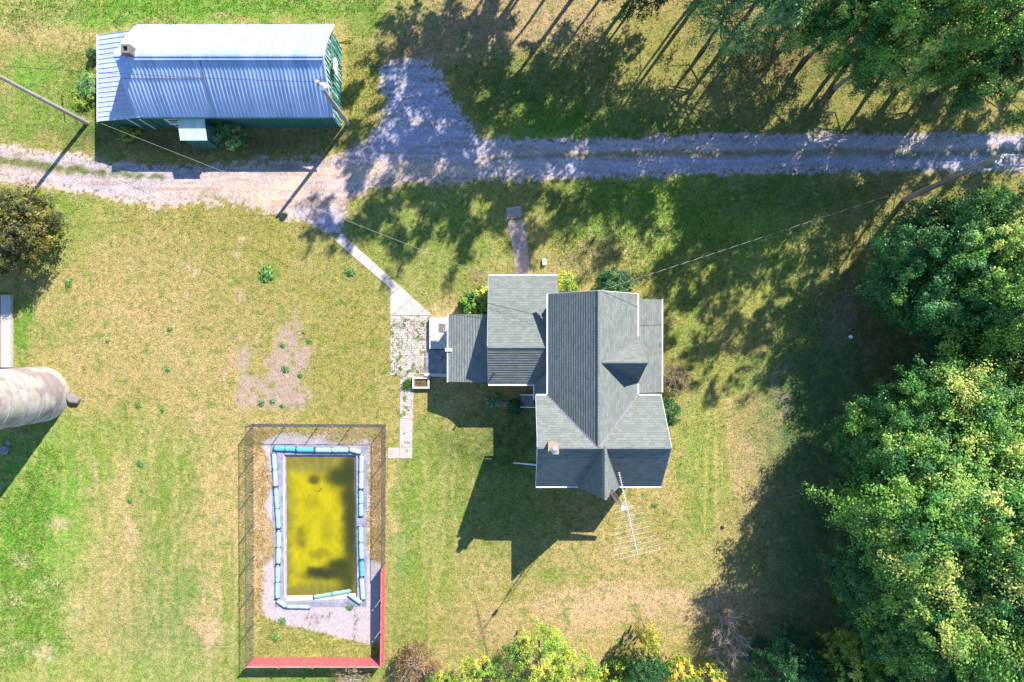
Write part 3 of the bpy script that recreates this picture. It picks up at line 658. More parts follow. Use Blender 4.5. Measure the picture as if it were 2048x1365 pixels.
# lapped sheet seams
b = MB(); b.bar((bx0+.1, yR-1.15, prof(.62)+.035), (bx0+5.2, yR-1.15, prof(.62)+.035), .05, .02); 
for fx in (0.4, ):
    xx = bx0+5.25
    pts = [(xx, yS+(yR-yS)*i/8, prof(i/8)+.04) for i in range(9)]; b.tube(pts, .03, 4)
b.build('sheet_seam', M['flash'], barn)
b = MB(); wy0, wy1, wx0_, wx1_ = yS+.25, yN-.25, bx0+.2, bx1-.28
b.box(wx0_, wy0, 0, wx1_, wy1, 2.9)
T = [i/10 for i in range(11)]
pf = [(wy0+(yR-wy0)*t, prof(t)-.1) for t in T]+[(wy1+(yR-wy1)*t, prof(t)-.1) for t in T[::-1][1:]]
b.hexa([(wx0_+.002, y, z) for y, z in pf], [(wx0_+.12, y, z) for y, z in pf])
b.build('wall', M['green'], barn)
b = MB(); b.hexa([(wx1_, y, z) for y, z in pf+[(wy1, 0), (wy0, 0)]], [(wx1_+.06, y, z) for y, z in pf+[(wy1, 0), (wy0, 0)]])
y = wy0+.1
while y < wy1-.1:
    t = (y-wy0)/(yR-wy0) if y < yR else (wy1-y)/(wy1-yR)
    b.box(wx1_+.062, y-.02, .02, wx1_+.095, y+.02, prof(t)-.14); y += .3
b.build('gable_wall', M['peel'], barn)
b = MB(); b.bar((wx1_+.13, wy0, 2.9), (wx1_+.13, wy1, 2.9), .05, .14); b.build('trim_band', mat('pale_green_trim', A(110,160,150), .6), barn)
for sgn in (-1, 1):
    f = lambda t: (yS+(yR-yS)*t) if sgn < 0 else (yN+(yR-yN)*t)
    b = MB()
    for i in range(8): b.bar((bx1+.015, f(i/8), prof(i/8)-.03), (bx1+.015, f((i+1)/8), prof((i+1)/8)-.03), .03, .13)
    b.build('rake_board', M['white'], barn)
b = MB(); b.bar((bx0, yS-.03, zE-.05), (bx1, yS-.03, zE-.05), .05, .1); b.build('fascia', M['green'], barn)
# lean-to on the west end
b = MB(); X0, X1 = -27.75, -24.5; n_ = 18
for i in range(n_):
    ya = 14.72+(20.52-14.72)*i/n_; yb = 14.72+(20.52-14.72)*(i+1)/n_; w_ = (yb-ya)
    for (u0, u1, h0, h1) in ((0, .86, 0, 0), (.86, .9, 0, .035), (.9, .96, .035, .035), (.96, 1, .035, 0)):
        b.face([(X0, ya+w_*u0, 2.25+h0), (X1, ya+w_*u0, 3.1+h0), (X1, ya+w_*u1, 3.1+h1), (X0, ya+w_*u1, 2.25+h1)][::-1])
b.face([(X0,14.72,2.17),(X0,20.52,2.17),(X1,20.52,3.02),(X1,14.72,3.02)])
b.face([(X0,14.72,2.17),(X1,14.72,3.02),(X1,14.72,3.1),(X0,14.72,2.25)]); b.face([(X0,20.52,2.17),(X0,20.52,2.25),(X1,20.52,3.1),(X1,20.52,3.02)])
lr = b.build('lean_to_roof', metal_mat('lean_to_metal', (.40,.43,.54,1), (.33,.37,.49,1), .5, 0), barn)
b = MB(); b.bar((X0-.04, 14.7, 2.2), (X0-.04, 20.54, 2.2), .07, .12); b.build('fascia', M['white'], barn)
b = MB()
b.hexa([(X0+.2, 14.95, 0), (wx0_-.003, 14.95, 0), (wx0_-.003, 20.3, 0), (X0+.2, 20.3, 0)], [(X0+.2, 14.95, 2.2), (wx0_-.003, 14.95, 2.95), (wx0_-.003, 20.3, 2.95), (X0+.2, 20.3, 2.2)])
b.build('wall', M['green'], barn)
# chimney block
cb = P(250, 97, 6.2); b = MB(); s = .28
for a_ in ((-s,-s,s,-s+.14),(-s,s-.14,s,s),(-s,-s+.141,-s+.14,s-.141),(s-.14,-s+.141,s,s-.141)): b.box(cb.x+a_[0], cb.y+a_[1], 5.0, cb.x+a_[2], cb.y+a_[3], 6.2)
b.box(cb.x-.13, cb.y-.13, 5.0, cb.x+.13, cb.y+.13, 5.9)
b.build('chimney', M['cblock'], rN)
# entry bump-out
e0, e1, ey = -22.25, -20.45, 13.45
b = MB(); b.hexa([(e0+.1, ey+.1, 0), (e1-.1, ey+.1, 0), (e1-.1, wy0-.002, 0), (e0+.1, wy0-.002, 0)], [(e0+.1, ey+.1, 2.15), (e1-.1, ey+.1, 2.15), (e1-.1, wy0-.002, 2.6), (e0+.1, wy0-.002, 2.6)]); b.build('entry_wall', M['green'], barn)
b = MB(); q = [(e0, ey, 2.22), (e1, ey, 2.22), (e1, wy0-.004, 2.72), (e0, wy0-.004, 2.72)]; b.hexa([(x, y, z-.05) for x, y, z in q], q)
for i in range(7): xx = e0+.12+i*.26; b.bar((xx, ey+.01, 2.235), (xx, wy0-.02, 2.735), .03, .03)
b.build('entry_roof', metal_mat('pale_roof_sheet', (.52,.62,.54,1), (.42,.52,.46,1), .6, 0), barn)
b = MB(); b.box(e1-.1, 13.75, .05, e1-.07, 14.5, 2.0); d = b.build('door', noisy('dull_door', (.1,.16,.15,1), .3, 6), barn)
b = MB(); b.box(e1-.069, 13.83, .95, e1-.04, 13.89, 1.05); b.build('handle', M['dark'], d)
for xx in (-25.9, -25.1, -23.4): 
    b = MB(); b.box(xx, wy0-.05-.0 if xx > wx0_ else 14.9, .0, xx+.07, wy0-.002 if xx > wx0_ else 14.948, 2.2); b.build('door_trim', M['white'], barn)
window(barn, -23.0, wy0, 1.2, .8, .7, '-y')
# basketball hoop on the gable
t_ = empty('basketball_hoop', (wx1_+.1, P(657,132,3.3).y, 2.9), 'white fan-shaped basketball backboard and hoop fixed to the barn gable', 'basketball hoop')
hy = P(671, 134, 3.05).y; b = MB(); pts = []
for k in range(13):
    a = math.pi*k/12; pts.append((math.cos(a)*.55, 3.1+math.sin(a)*.55))
pts += [(-.5, 2.75), (.5, 2.75)]
b.hexa([(wx1_+.42, hy+u, z) for u, z in pts], [(wx1_+.46, hy+u, z) for u, z in pts]); b.build('backboard', mat('backboard_white', (.85,.85,.85,1), .4), t_)
b = MB(); b.tube([(wx1_+.46+.32+.25*math.cos(a*math.pi/12), hy+.25*math.sin(a*math.pi/12), 3.0) for a in range(25)], .018, 5, False); b.bar((wx1_+.46, hy, 3.0), (wx1_+.54, hy, 3.0), .12, .03); b.build('rim', mat('rim_paint', A(230,200,170), .5), t_)
for s in (-.2, .2): b = MB(); b.bar((wx1_+.07, hy+s, 2.9), (wx1_+.42, hy+s, 3.2), .04, .04); b.build('bracket', M['dark'], t_)
# ---------------- silo
sc = P(83, 789); SR = 1.94
def silo_mat():
    m = mat('silo_concrete', A(205,195,190), .85); t = NT(m); tc = t.n('ShaderNodeTexCoord').outputs['Object']
    f = t.noise(tc, .55, 5, .65); f2 = t.noise(tc, 8, 4, .7)
    mp = t.n('ShaderNodeMapping'); mp.inputs['Scale'].default_value = (.3, .3, 3.2); t.l(tc, mp.inputs['Vector']); f3 = t.noise(mp.outputs[0], .7, 3, .6)
    c = t.ramp(f, [(.44, A(186,172,170)), (.49, A(218,208,200)), (.55, A(222,214,206)), (.6, A(238,232,226))]); g = t.ramp(f2, [(.3, (.9,)*3), (.7, (1.05,)*3)]); g3 = t.ramp(f3, [(.35, (.84,.82,.82)), (.6, (1,1,1))])
    t.l(t.mix(1.0, t.mix(1.0, c, g, 'MULTIPLY'), g3, 'MULTIPLY'), t.b.inputs['Base Color']); t.bump(f2, .2, .02); return m
silo = empty('silo', sc, 'tall round pale concrete silo leaning out of the left edge', 'silo')
b = MB(); zz = [0]; rr = [SR]; z = 0
while z < 13.5: z += .75; zz += [z-.03, z]; rr += [SR, SR]
b.tube([(sc.x, sc.y, z_) for z_ in zz], rr, 64); b.build('wall', silo_mat(), silo, smooth=False)
for z_ in [1.0+1.5*i for i in range(8)]:
    b = MB(); b.tube([(sc.x+(SR+.012)*math.cos(a*math.pi/24), sc.y+(SR+.012)*math.sin(a*math.pi/24), z_) for a in range(49)], .022, 5, False); b.build('hoop_band', M['conc2'], silo)
b = MB(); b.tube([(sc.x, sc.y, 13.5), (sc.x, sc.y, 14.6), (sc.x, sc.y, 15.1)], [SR+.05, SR*.6, .1], 32); b.build('dome', M['galv'], silo)
# boulder
def rock(name, c, r, zs, label, cat, m, seed, sx=1, rot=0, group=None):
    import bmesh
    bm = bmesh.new(); bmesh.ops.create_icosphere(bm, subdivisions=3, radius=1)
    rr_ = random.Random(seed); dirs = [Vector((rr_.gauss(0,1), rr_.gauss(0,1), rr_.gauss(0,1))).normalized() for _ in range(12)]
    for v_ in bm.verts:
        d = v_.co.normalized(); s = 1.0
        for q in dirs: s = min(s, .78/max(.01, d.dot(q)) if d.dot(q) > .78 else 1.0)
        v_.co = Vector((d.x*s*r*sx, d.y*s*r, d.z*s*r*zs)); v_.co.rotate(Matrix.Rotation(rot, 3, 'Z'))
    me = bpy.data.meshes.new(name); bm.to_mesh(me); bm.free(); me.materials.append(m)
    o = bpy.data.objects.new(name, me); C.objects.link(o); o.location = c+Vector((0,0,r*zs*.6)); return tag(o, label, cat, group)
rock('boulder', P(151, 798), .40, .8, 'grey boulder lying against the foot of the silo', 'rock', M['rock'], 3, 1.35, R(-25))
b = MB(); q = [(-5,588),(26,590),(29,700),(30,735),(-5,735)]; b.hexa([P(*k)+Vector((0,0,-.05)) for k in q[::-1]], [P(*k)+Vector((0,0,.35)) for k in q[::-1]])
t_ = empty('foundation_wall', P(10,650), 'white-topped concrete foundation strip with a brick face at the left edge', 'foundation'); 
b = MB(); b.hexa([P(*k)+Vector((0,0,-.05)) for k in [(27,591),(27,735),(8,735),(8,591)]], [P(*k)+Vector((0,0,.3)) for k in [(27,591),(27,735),(8,735),(8,591)]]); b.build('coping', M['conc'], t_)
b = MB(); b.hexa([P(*k)+Vector((0,0,-.05)) for k in [(7.9,591),(7.9,735),(-40,735),(-40,591)]], [P(*k)+Vector((0,0,.24)) for k in [(7.9,591),(7.9,735),(-40,735),(-40,591)]]); b.build('brick_floor', noisy('old_brick', A(180,140,140), .3, 12), t_)
# ---------------- poles, lamp, wires
def pole(base, top, r0, r1, label, name='utility_pole'):
    t = empty(name, base, label, 'utility pole'); b = MB(); b.tube([base-Vector((0,0,.2)), base.lerp(top, .5), top], [r0, (r0+r1)/2, r1], 12); b.build('pole', M['wood'], t); return t
p1b, p1t = P(175,247), P(-40,133,9.2); p2b, p2t = Vector((-11.5, 15.25, 0)), Vector((-11.62, 15.5, 7.3)); p3b, p3t = P(1810,400), P(2003,311,9.7)
q1 = pole(p1b, p1t, .15, .11, 'bare grey utility pole left of the barn, running out of the left edge')
q2 = pole(p2b, p2t, .15, .11, 'utility pole with a yard lamp at the corner of the barn roof')
q3 = pole(p3b, p3t, .20, .14, 'utility pole with a transformer beside the drive at the right edge')
# yard lamp
la = P(646,172,7.1); b = MB(); b.tube([p2t+Vector((0,0,-.35)), la+Vector((-.12,.05,.22)), la+Vector((0,0,.16))], .035, 6); b.build('lamp_arm', M['white'], q2)
b = MB(); b.tube([la+Vector((0,0,-.12)), la+Vector((0,0,.05)), la+Vector((0,0,.18)), la+Vector((0,0,.26))], [.24,.22,.12,.05], 16); b.build('lamp_head', M['white'], q2)
b = MB()
for i, o_ in enumerate(((.18,.28),(.3,.12),(.35,-.05))): c = p2t+Vector((o_[0], o_[1], -.1)); b.tube([p2t+Vector((0,0,-.2-.05*i)), c], .015, 4); b.tube([c, c+Vector((0,0,.14))], .05, 6)
b.build('insulator_bracket', M['cblock'], q2)
# transformer
tr = P(1985,325,8.6); b = MB(); b.tube([tr+Vector((0,0,-.45)), tr+Vector((0,0,.4)), tr+Vector((0,0,.46))], [.27,.27,.2], 16); b.build('transformer', M['galv'], q3)
b = MB(); b.tube([tr+Vector((.1,.1,.46)), tr+Vector((.1,.1,.7))], .05, 8); b.build('insulator', M['white'], q3); b = MB(); b.tube([p3t+Vector((.05,.0,-.1)), p3t+Vector((.35,.02,.02))], .06, 8); b.build('insulator', M['white'], q3)
b = MB(); pp = p3b.lerp(p3t, .62); b.tube([pp+Vector((-.1,-.3,0)), pp+Vector((.2,-.45,.2)), p3b.lerp(p3t,.78)+Vector((.1,-.4,0)), p3b.lerp(p3t,.85)+Vector((.1,-.1,0))], .015, 4); b.build('drop_cable', M['dark'], q3)
M['wire'] = mat('pale_wire', A(205,200,190), .5); M['wired'] = mat('dark_wire', (.02,.02,.02,1), .6)
def sag(a, b_, s, n=24):
    a = Vector(a); b_ = Vector(b_)
    return [a.lerp(b_, i/n)-Vector((0,0,s*4*(i/n)*(1-i/n))) for i in range(n+1)]
def wire(a, b_, s, r, m, label, name='overhead_wire', twist=False):
    pts = sag(a, b_, s)
    if not twist:
        bb = MB(); bb.tube(pts, r, 4); return recenter(tag(bb.build(name, m), label, 'wire'))
    t = empty(name, Vector(pts[0]), label, 'wire'); L_ = (Vector(b_)-Vector(a)).length; n = int(L_*5)
    pts = sag(a, b_, s, n); d = (Vector(b_)-Vector(a)).normalized(); u = d.cross(Vector((0,0,1))).normalized(); v_ = u.cross(d)
    for ph, mm, nm, rr_ in ((0, M['wire'], 'neutral_wire', r), (math.pi, M['wired'], 'insulated_wire', r)):
        bb = MB(); bb.tube([p+(u*math.cos(ph+i*2*math.pi/(5*.75))+v_*math.sin(ph+i*2*math.pi/(5*.75)))*r*.9 for i, p in enumerate(pts)], rr_, 4); bb.build(nm, mm, t)
    return t
wire(P(1985,322,8.8), P(1197,583,7.9), .7, .011, None, 'twisted service cable sagging from the transformer pole to the house roof', twist=True)
wire(P(-60,128,9.0), p2t+Vector((0,0,-.15)), .35, .011, M['wired'], 'thin wire strung over the barn roof between the two left poles')
wire(P(202,247,2.6), P(1097,600,5.6), .25, .009, M['wire'], 'long pale wire from the barn corner to the farmhouse eave')
wire(P(0,152,8.6), P(196,248,2.4), .2, .009, M['wire'], 'short pale wire from the leftmost pole down to the barn lean-to')
wire(p3t+Vector((.3,0,0)), P(2300,316,9.6), .1, .05, M['wire'], 'upper thick pale cable leaving the transformer pole to the right')
wire(P(1990,331,8.9), P(2300,338,8.9), .1, .05, M['wire'], 'lower thick pale cable leaving the transformer to the right')
wire(P(915,592,3.6), P(1080,632,4.9), .1, .014, M['wired'], 'thin dark cable lying over the kitchen wing roof')
# guy marker
a, c = P(113,232), P(130,186,2.0); t_ = empty('guy_wire', a, 'guy wire with a yellow plastic guard beside the leftmost pole', 'guy wire'); b = MB(); b.tube([P(123,190,0.0), P(131,187,1.6)], .03, 6); b.build('guard', mat('yellow_plastic', A(230,190,60), .5), t_); b = MB(); b.tube([P(131,187,1.6), P(60,170,6.5)], .012, 4); b.build('cable', M['galv'], t_)
for i, (a, c_, lb) in enumerate((((676,76),(708,74),'straight yellow stick leaning out behind the barn corner'), ((678,75),(704,81),'lower of two yellow sticks behind the barn corner'))):
    b = MB(); b.tube([P(*a,.3), P(*c_,.15)], .03, 5); recenter(tag(b.build('stick', bpy.data.materials['yellow_plastic']), lb, 'stick'))
# ---------------- antenna tower
tb = P(1196, 941); TH = 12.2
ant = empty('antenna_tower', tb, 'tall lattice mast with a large television antenna beside the south gable', 'antenna')
b = MB(); leg = [Vector((tb.x+.17*math.cos(a), tb.y+.17*math.sin(a), 0)) for a in (R(90), R(210), R(330))]
LH = 9.6
for l_ in leg: b.tube([l_, l_+Vector((0,0,LH))], .018, 5)
z = .2
while z < LH-.3:
    for k in range(3): b.tube([leg[k]+Vector((0,0,z)), leg[(k+1) % 3]+Vector((0,0,z+.3))], .009, 4); b.tube([leg[k]+Vector((0,0,z)), leg[(k+1) % 3]+Vector((0,0,z))], .009, 4)
    z += .35
b.build('lattice_mast', noisy('rusty_steel', A(190,160,140), .3, 12, .8), ant)
b = MB(); b.tube([tb+Vector((0,0,LH-.5)), tb+Vector((0,0,TH+.15))], .028, 8); b.build('top_pole', M['galv'], ant)
b = MB(); b.tube([tb+Vector((0,0,10.6)), tb+Vector((0,0,10.95))], .12, 10); b.build('rotor', M['white'], ant)
M['alu'] = mat('bright_aluminium', (.5,.5,.52,1), .5, .2, .5)
bA, bB = P(1238, 945, TH), P(1275.5, 1110, TH); dd = (bB-bA).normalized(); uu = Vector((-dd.y, dd.x, 0))
if uu.x < 0: uu = -uu
b = MB(); b.tube([bA, bB], .022, 6); b.tube([bA.lerp(bB,.42)+Vector((0,0,-.25)), bA.lerp(bB,.62)+Vector((0,0,-.05))], .015, 4); boom = b.build('boom', M['alu'], ant)
LB = (bB-bA).length
def elem(s, half, off=0, r=.013, dz=.03):
    c = bA+dd*s; skew = dd*(-.0)
    bb = MB(); bb.tube([c-uu*half+Vector((0,0,dz)), c+uu*half+Vector((0,0,dz))], r, 5); bb.build('element', M['alu'], ant)
for k in range(11): elem(.02+k*.135, .07+.002*k, r=.008)
for k, hf in enumerate((.24,.2,.32,.26)): elem(1.62+k*.11, hf, r=.01)
n_e = 9
for k in range(n_e+1):
    s = 2.05+(LB-2.05)*k/n_e if k else 2.0
    elem(min(s, LB-.02), .68+.62*k/n_e, r=.0065)
for k in range(7):
    elem(2.05+(LB-2.05)*(k+1)/n_e-.09, .3, r=.005)
# ---------------- pool
def poly_sheet(name, label, polys, z, m, rag=8, step=.09, kind='structure', attrs=False, hole=None):
    al = np.array([q for pg in polys for q in pg], float); lo = P(al[:,0].min()-10, al[:,1].max()+10); hi = P(al[:,0].max()+10, al[:,1].min()-10)
    xs_ = np.arange(lo.x, hi.x, step); ys_ = np.arange(lo.y, hi.y, step)
    if hole:
        for arr, vals in ((xs_, hole[:2]), (ys_, hole[2:])):
            for v_ in vals: arr[np.argmin(abs(arr-v_))] = v_
    X, Y = np.meshgrid(xs_, ys_); n_x = len(xs_)
    cx = ((X[:-1,:-1]+X[1:,1:])/2).ravel(); cy = ((Y[:-1,:-1]+Y[1:,1:])/2).ravel(); px = cx*F/H+1024; py = -cy*F/H+682.5
    sd = np.full(px.shape, 1e9)
    for pg in polys: sd = np.minimum(sd, sdpoly(px, py, pg))
    k = sd+(fbm(px/12, py/12, 5, 4)-.5)*rag*2 < 0
    if hole: k &= ~((cx > hole[0]) & (cx < hole[1]) & (cy > hole[2]) & (cy < hole[3]))
    ii, jj = np.meshgrid(np.arange(n_x-1), np.arange(len(ys_)-1)); i0 = (jj*n_x+ii).ravel(); q = np.stack([i0, i0+1, i0+n_x+1, i0+n_x], 1)[k]
    u = np.unique(q); mp = -np.ones(X.size, int); mp[u] = np.arange(len(u))
    me = attr_mesh(name, X.ravel()[u], Y.ravel()[u], np.full(len(u), z), mp[q], m)
    return tag(link_mesh(name, me), label, kind=kind)
M['deck'] = noisy('pool_deck_concrete', A(212, 200, 204), .2, 5, .9, .2, big=1.2)
poly_sheet('pool_deck', 'cracked concrete deck around the pool', [[(523,878),(575,864),(760,862),(742,1000),(740,1120),(762,1125),(758,1292),(735,1290),(523,1238),(526,1100),(530,1000)]], .02, M['deck'], 2, hole=(PX0, PX1, PY0, PY1))
pool = empty('swimming_pool', P(640,1053), 'rectangular covered swimming pool with murky yellow water on its sunken cover', 'swimming pool')
# cover
def cover_mat():
    m = mat('vinyl_cover', A(160,158,178), .55, 0, .4); t = NT(m); tc = t.n('ShaderNodeTexCoord').outputs['Object']
    f = t.noise(tc, 1.5, 4); c = t.ramp(f, [(.3, A(140,140,165)), (.7, A(196,192,204))]); t.l(c, t.b.inputs['Base Color'])
    f2 = t.noise(tc, 4, 3); t.bump(f2, .5, .05); return m
b = MB(); outer = [(541,888),(736,890),(733,1213),(551,1214)]; inner = [(569,913),(709,913),(712,1194),(571,1194)]
nseg = 14
def ring(poly, z, amp=0, seed=0):
    out = []; r = random.Random(seed)
    for i in range(4):
        a = P(*poly[i]); c = P(*poly[(i+1) % 4]); nrm = Vector((-(c-a).y, (c-a).x, 0)).normalized()
        for k in range(nseg): out.append(a.lerp(c, k/nseg)+Vector((0,0,z+r.uniform(0,amp*.5)))+nrm*r.uniform(-amp, amp)*(k > 0))
    return out
rg = [ring(outer, .035, .05, 1), ring([(556,902),(722,903),(722,1204),(560,1204)], .06, .03, 2), ring([(566,909.5),(712.5,909.5),(714.5,1197),(568.5,1197)], .05, .0, 3), ring(inner, -.12, .02, 4), ring([(590,935),(690,935),(692,1172),(592,1172)], -.7, .0, 5)]
for ra, rb in zip(rg[:-1], rg[1:]):
    for i in range(len(ra)):
        j = (i+1) % len(ra); b.face([ra[i], rb[i], rb[j], ra[j]])
b.face(rg[-1]); b.build('cover', cover_mat(), pool, smooth=False)
b = MB(); q = [(567.2,910),(568.5,910),(571,1196),(569.7,1196)]; b.hexa([P(*k)+Vector((0,0,.055)) for k in q[::-1]], [P(*k)+Vector((0,0,.075)) for k in q[::-1]]); b.build('cover_edge', M['white'], pool)
q = [(572,1192),(712,1186),(712,1197),(572,1202)]; b = MB(); b.hexa([P(*k)+Vector((0,0,.055)) for k in q[::-1]], [P(*k)+Vector((0,0,.07)) for k in q[::-1]]); b.build('cover_edge', M['conc'], pool)
# murky water
X, Y = np.meshgrid(np.linspace(P(569,0).x, P(712,0).x, 90), np.linspace(P(0,1197).y, P(0,910).y, 180)); X = X.ravel(); Y = Y.ravel(); px = X*F/H+1024; py = -Y*F/H+682.5
wx = (fbm(px/30, py/30, 8)-.5)*24; wy = (fbm(px/30, py/30, 9)-.5)*24; ax, ay = px+wx, py+wy
n_ = fbm(px/14, py/14, 17, 4)
deep = sstep(0, 1, np.clip((1.12-np.maximum(abs(ax-636)/68, np.maximum((945-ay)/45+.85, (ay-1172)/45+.85)))*1.9, 0, 1))
OL = L(138, 130, 50); YL = L(200, 186, 4); YD = L(150, 136, 6); BK = L(58, 64, 20)
ang = np.arctan2(ay-1053, (ax-640)*2); strk = fbm(ang*16+30, np.hypot(ax-640, ay-1053)/60, 77, 3)
col = OL*(.55+.5*n_[:, None]+.5*strk[:, None]); d_ = deep[:, None]
yl = YL*(.62+.35*n_[:, None]+.3*strk[:, None]); yl = yl*(1-.35*sstep(.5,.75,fbm(px/40,py/40,23))[:,None])+YD*.35*sstep(.5,.75,fbm(px/40,py/40,23))[:,None]
col = col*(1-d_)+yl*d_
for (cx, cy, rx, ry, s) in ((678,955,30,24,.95),(628,958,14,11,.85),(700,1040,20,140,.95),(642,1152,44,17,1.0),(672,1140,26,24,.85),(680,1132,20,14,.85),(690,1165,17,26,.85),(618,1145,12,9,.7),(602,1078,16,26,.35),(640,1108,26,10,.4),(622,1010,20,14,.25),(655,1060,14,30,.25),(600,1060,8,12,.3),(603,1085,10,8,.3),(700,935,16,26,.7)):
    w_ = (s*np.exp(-(((px+wx*.7-cx)/rx)**2+((py+wy*.7-cy)/ry)**2)**1.8))[:, None]; col = col*(1-w_)+BK*w_
ii, jj = np.meshgrid(np.arange(89), np.arange(179)); i0 = (jj*90+ii).ravel()
def water_mat():
    m = mat('murky_water', (.3,.3,.02,1), .12, 0, .5); t = NT(m); ca = t.n('ShaderNodeAttribute', attribute_name='col'); t.l(ca.outputs['Color'], t.b.inputs['Base Color'])
    tc = t.n('ShaderNodeTexCoord').outputs['Object']; w_ = t.n('ShaderNodeTexWave'); w_.inputs['Scale'].default_value = 1.1; w_.inputs['Distortion'].default_value = 9; w_.inputs['Detail'].default_value = 3; t.l(tc, w_.inputs['Vector']); t.bump(w_.outputs['Fac'], .04, .03); return m
me = attr_mesh('water', X, Y, np.full(X.size, -.16), np.stack([i0, i0+1, i0+91, i0+90], 1), water_mat()); set_attrs(me, np.clip(col,0,.9), None); link_mesh('water', me, pool)
t_ = b = MB(); b.tube([P(636,983,-.13), P(641,980,-.10), P(644,976,-.13)], .02, 4); tag(recenter(b.build('twig', M['dark'])), 'small dark twig floating on the yellow pool water', 'twig')
# water tubes round the cover
def tube_mesh(L_, r, nst, seed, flat=.6):
    rr_ = random.Random(seed); pts = []; rad = []; n = 26
    for i in range(n+1):
        u = i/n; e = min(u, 1-u); rd = r*min(1, (e*22)**.5+.45)
        for k in range(1, nst): rd *= 1-.22*math.exp(-((u-k/nst)*40)**2)
        pts.append(Vector(((u-.5)*L_, rr_.uniform(-.012,.012), 0))); rad.append(rd*rr_.uniform(.94,1.05))
    b = MB(); b.tube(pts, rad, 10); b.v = [(x, y, z*flat+r*flat) for x, y, z in b.v]
    s_ = []
    for k in range(0, nst+1):
        x = (k/nst-.5)*L_*.96; q = MB(); q.tube([(x+(-.012), 0, r*flat), (x+.012, 0, r*flat)], r*1.12, 10)
        q.v = [(a, c*1.15, r*flat+(d-r*flat)*flat*1.05) for a, c, d in q.v]; s_.append(q)
    return b, s_
TM = {'blue': mat('tube_blue', A(110,205,235), .35, 0, .5), 'pale': mat('tube_pale', A(200,234,248), .35, 0, .5), 'light': mat('tube_lightblue', A(180,226,242), .35, 0, .5), 'mint': mat('tube_mint', A(165,215,190), .4, 0, .5)}
M['strap'] = mat('dark_blue_strap', (.02,.05,.10,1), .6)
TUBES = [((549,897),(594,898),'blue','bright blue water tube at the upper left corner of the pool cover',2,.13),
 ((594,899),(630,899.5),'blue','bright blue water tube in the upper row, second from the left corner',1,.13),((631,900),(700,900),'light','light blue water tube in the upper row toward the right corner',2,.13),
 ((701,899),(724,905),'pale','short pale tube bent round the upper right corner of the cover',1,.12),
 ((549,905),(553,973),'pale','topmost pale water tube down the left side of the cover',2,.12),((553,975),(559,1057),'light','second water tube down the left side of the cover',2,.12),((559,1060),(558,1127),'pale','third water tube down the left side of the cover',2,.12),((557,1129),(556,1196),'light','lowest water tube down the left side of the cover',2,.12),
 ((724,908),(723,978),'pale','topmost pale water tube down the right side of the cover',2,.12),((723,980),(723,1032),'light','second water tube down the right side, above the gap',2,.12),((722,1050),(724,1118),'light','water tube just below the gap on the right side',2,.12),((724,1120),(725,1152),'blue','short blue tube low on the right side of the cover',1,.12),((724,1154),(727,1198),'pale','lowest pale tube on the right side of the cover',1,.12),
 ((556,1200),(574,1212),'pale','small pale tube slanting over the lower left corner of the cover',1,.11),((574,1212),(622,1213),'pale','pale tube along the lower left edge of the cover',2,.10),((627,1194),(703,1181),'mint','loose minty tube lying slantwise across the lower end of the pool',2,.11),((698,1187),(724,1205),'light','light blue tube slanting into the lower right corner',1,.12)]
LOCAL[0] = True
for i, (a, c, mk, lb, ns, r_) in enumerate(TUBES):
    pa, pc = P(*a), P(*c); t_ = empty('water_tube', (pa+pc)/2+Vector((0,0,.075 if mk != 'mint' else -.0)), lb, 'water tube', 'water tubes holding down the pool cover'); t_.rotation_euler.z = math.atan2((pc-pa).y, (pc-pa).x)
    bm_, ss = tube_mesh((pc-pa).length, r_*1.3, ns, i); bm_.build('tube', TM[mk], t_, smooth=True)
    for q in ss: q.build('strap', M['strap'], t_)
LOCAL[0] = False
# ---------------- fences
FH = 1.6
def chain_mesh(a, c, h):
    b = MB(); L_ = (c-a).length; d = (c-a)/L_; up = Vector((0,0,1)); nrm = d.cross(up); s = .11; r = .0036
    k = -h
    while k < L_:
        for sg in (1, -1):
            u0, u1, z0, z1 = k, k+h, (0 if sg > 0 else h), (h if sg > 0 else 0)
            t0 = max(0, (0-u0)/h); t1 = min(1, (L_-u0)/h)
            if t1 > t0:
                p = a+d*(u0+h*t0)+up*(z0+(z1-z0)*t0+.03); q = a+d*(u0+h*t1)+up*(z0+(z1-z0)*t1+.03); off = nrm*.004*sg
                e = (q-p).normalized().cross(nrm)*r
                b.face([p+off-e, q+off-e, q+off+e, p+off+e]); b.face([p+off-nrm*r, q+off-nrm*r, q+off+nrm*r, p+off+nrm*r])
        k += s
    return b
M['fence'] = noisy('dull_fence_steel', (.10,.10,.11,1), .3, 9, .5, 0, metal=.3)
cf = empty('chain_link_fence', P(508,847), 'dark chain-link fence round the upper and left sides of the pool', 'fence')
cor = [P(509,1312), P(508,848), P(772,849), P(771,1124)]
for a, c in zip(cor[:-1], cor[1:]):
    chain_mesh(a, c, FH-.06).build('chain_mesh', M['fence'], cf)
    b = MB(); b.tube([a+Vector((0,0,FH)), c+Vector((0,0,FH))], .022, 6); b.build('top_rail', M['fence'], cf)
    n_ = max(2, round((c-a).length/2.26))
    for k in range(n_+(c is cor[-1])): p = a.lerp(c, k/n_); b = MB(); b.tube([p, p+Vector((0,0,FH+.05))], .03, 8); b.build('post', M['fence'], cf)
def red_mat():
    m = mat('faded_red_paint', A(224,124,128), .75); t = NT(m); tc = t.n('ShaderNodeTexCoord').outputs['Object']; f = t.noise(tc, 6, 5); t.l(t.ramp(f, [(.3, A(205,100,108)), (.6, A(228,128,130)), (.8, A(238,175,170))]), t.b.inputs['Base Color']); return m
M['red'] = red_mat(); M['grayw'] = noisy('bare_wood', A(200,180,170), .3, 8, .8)
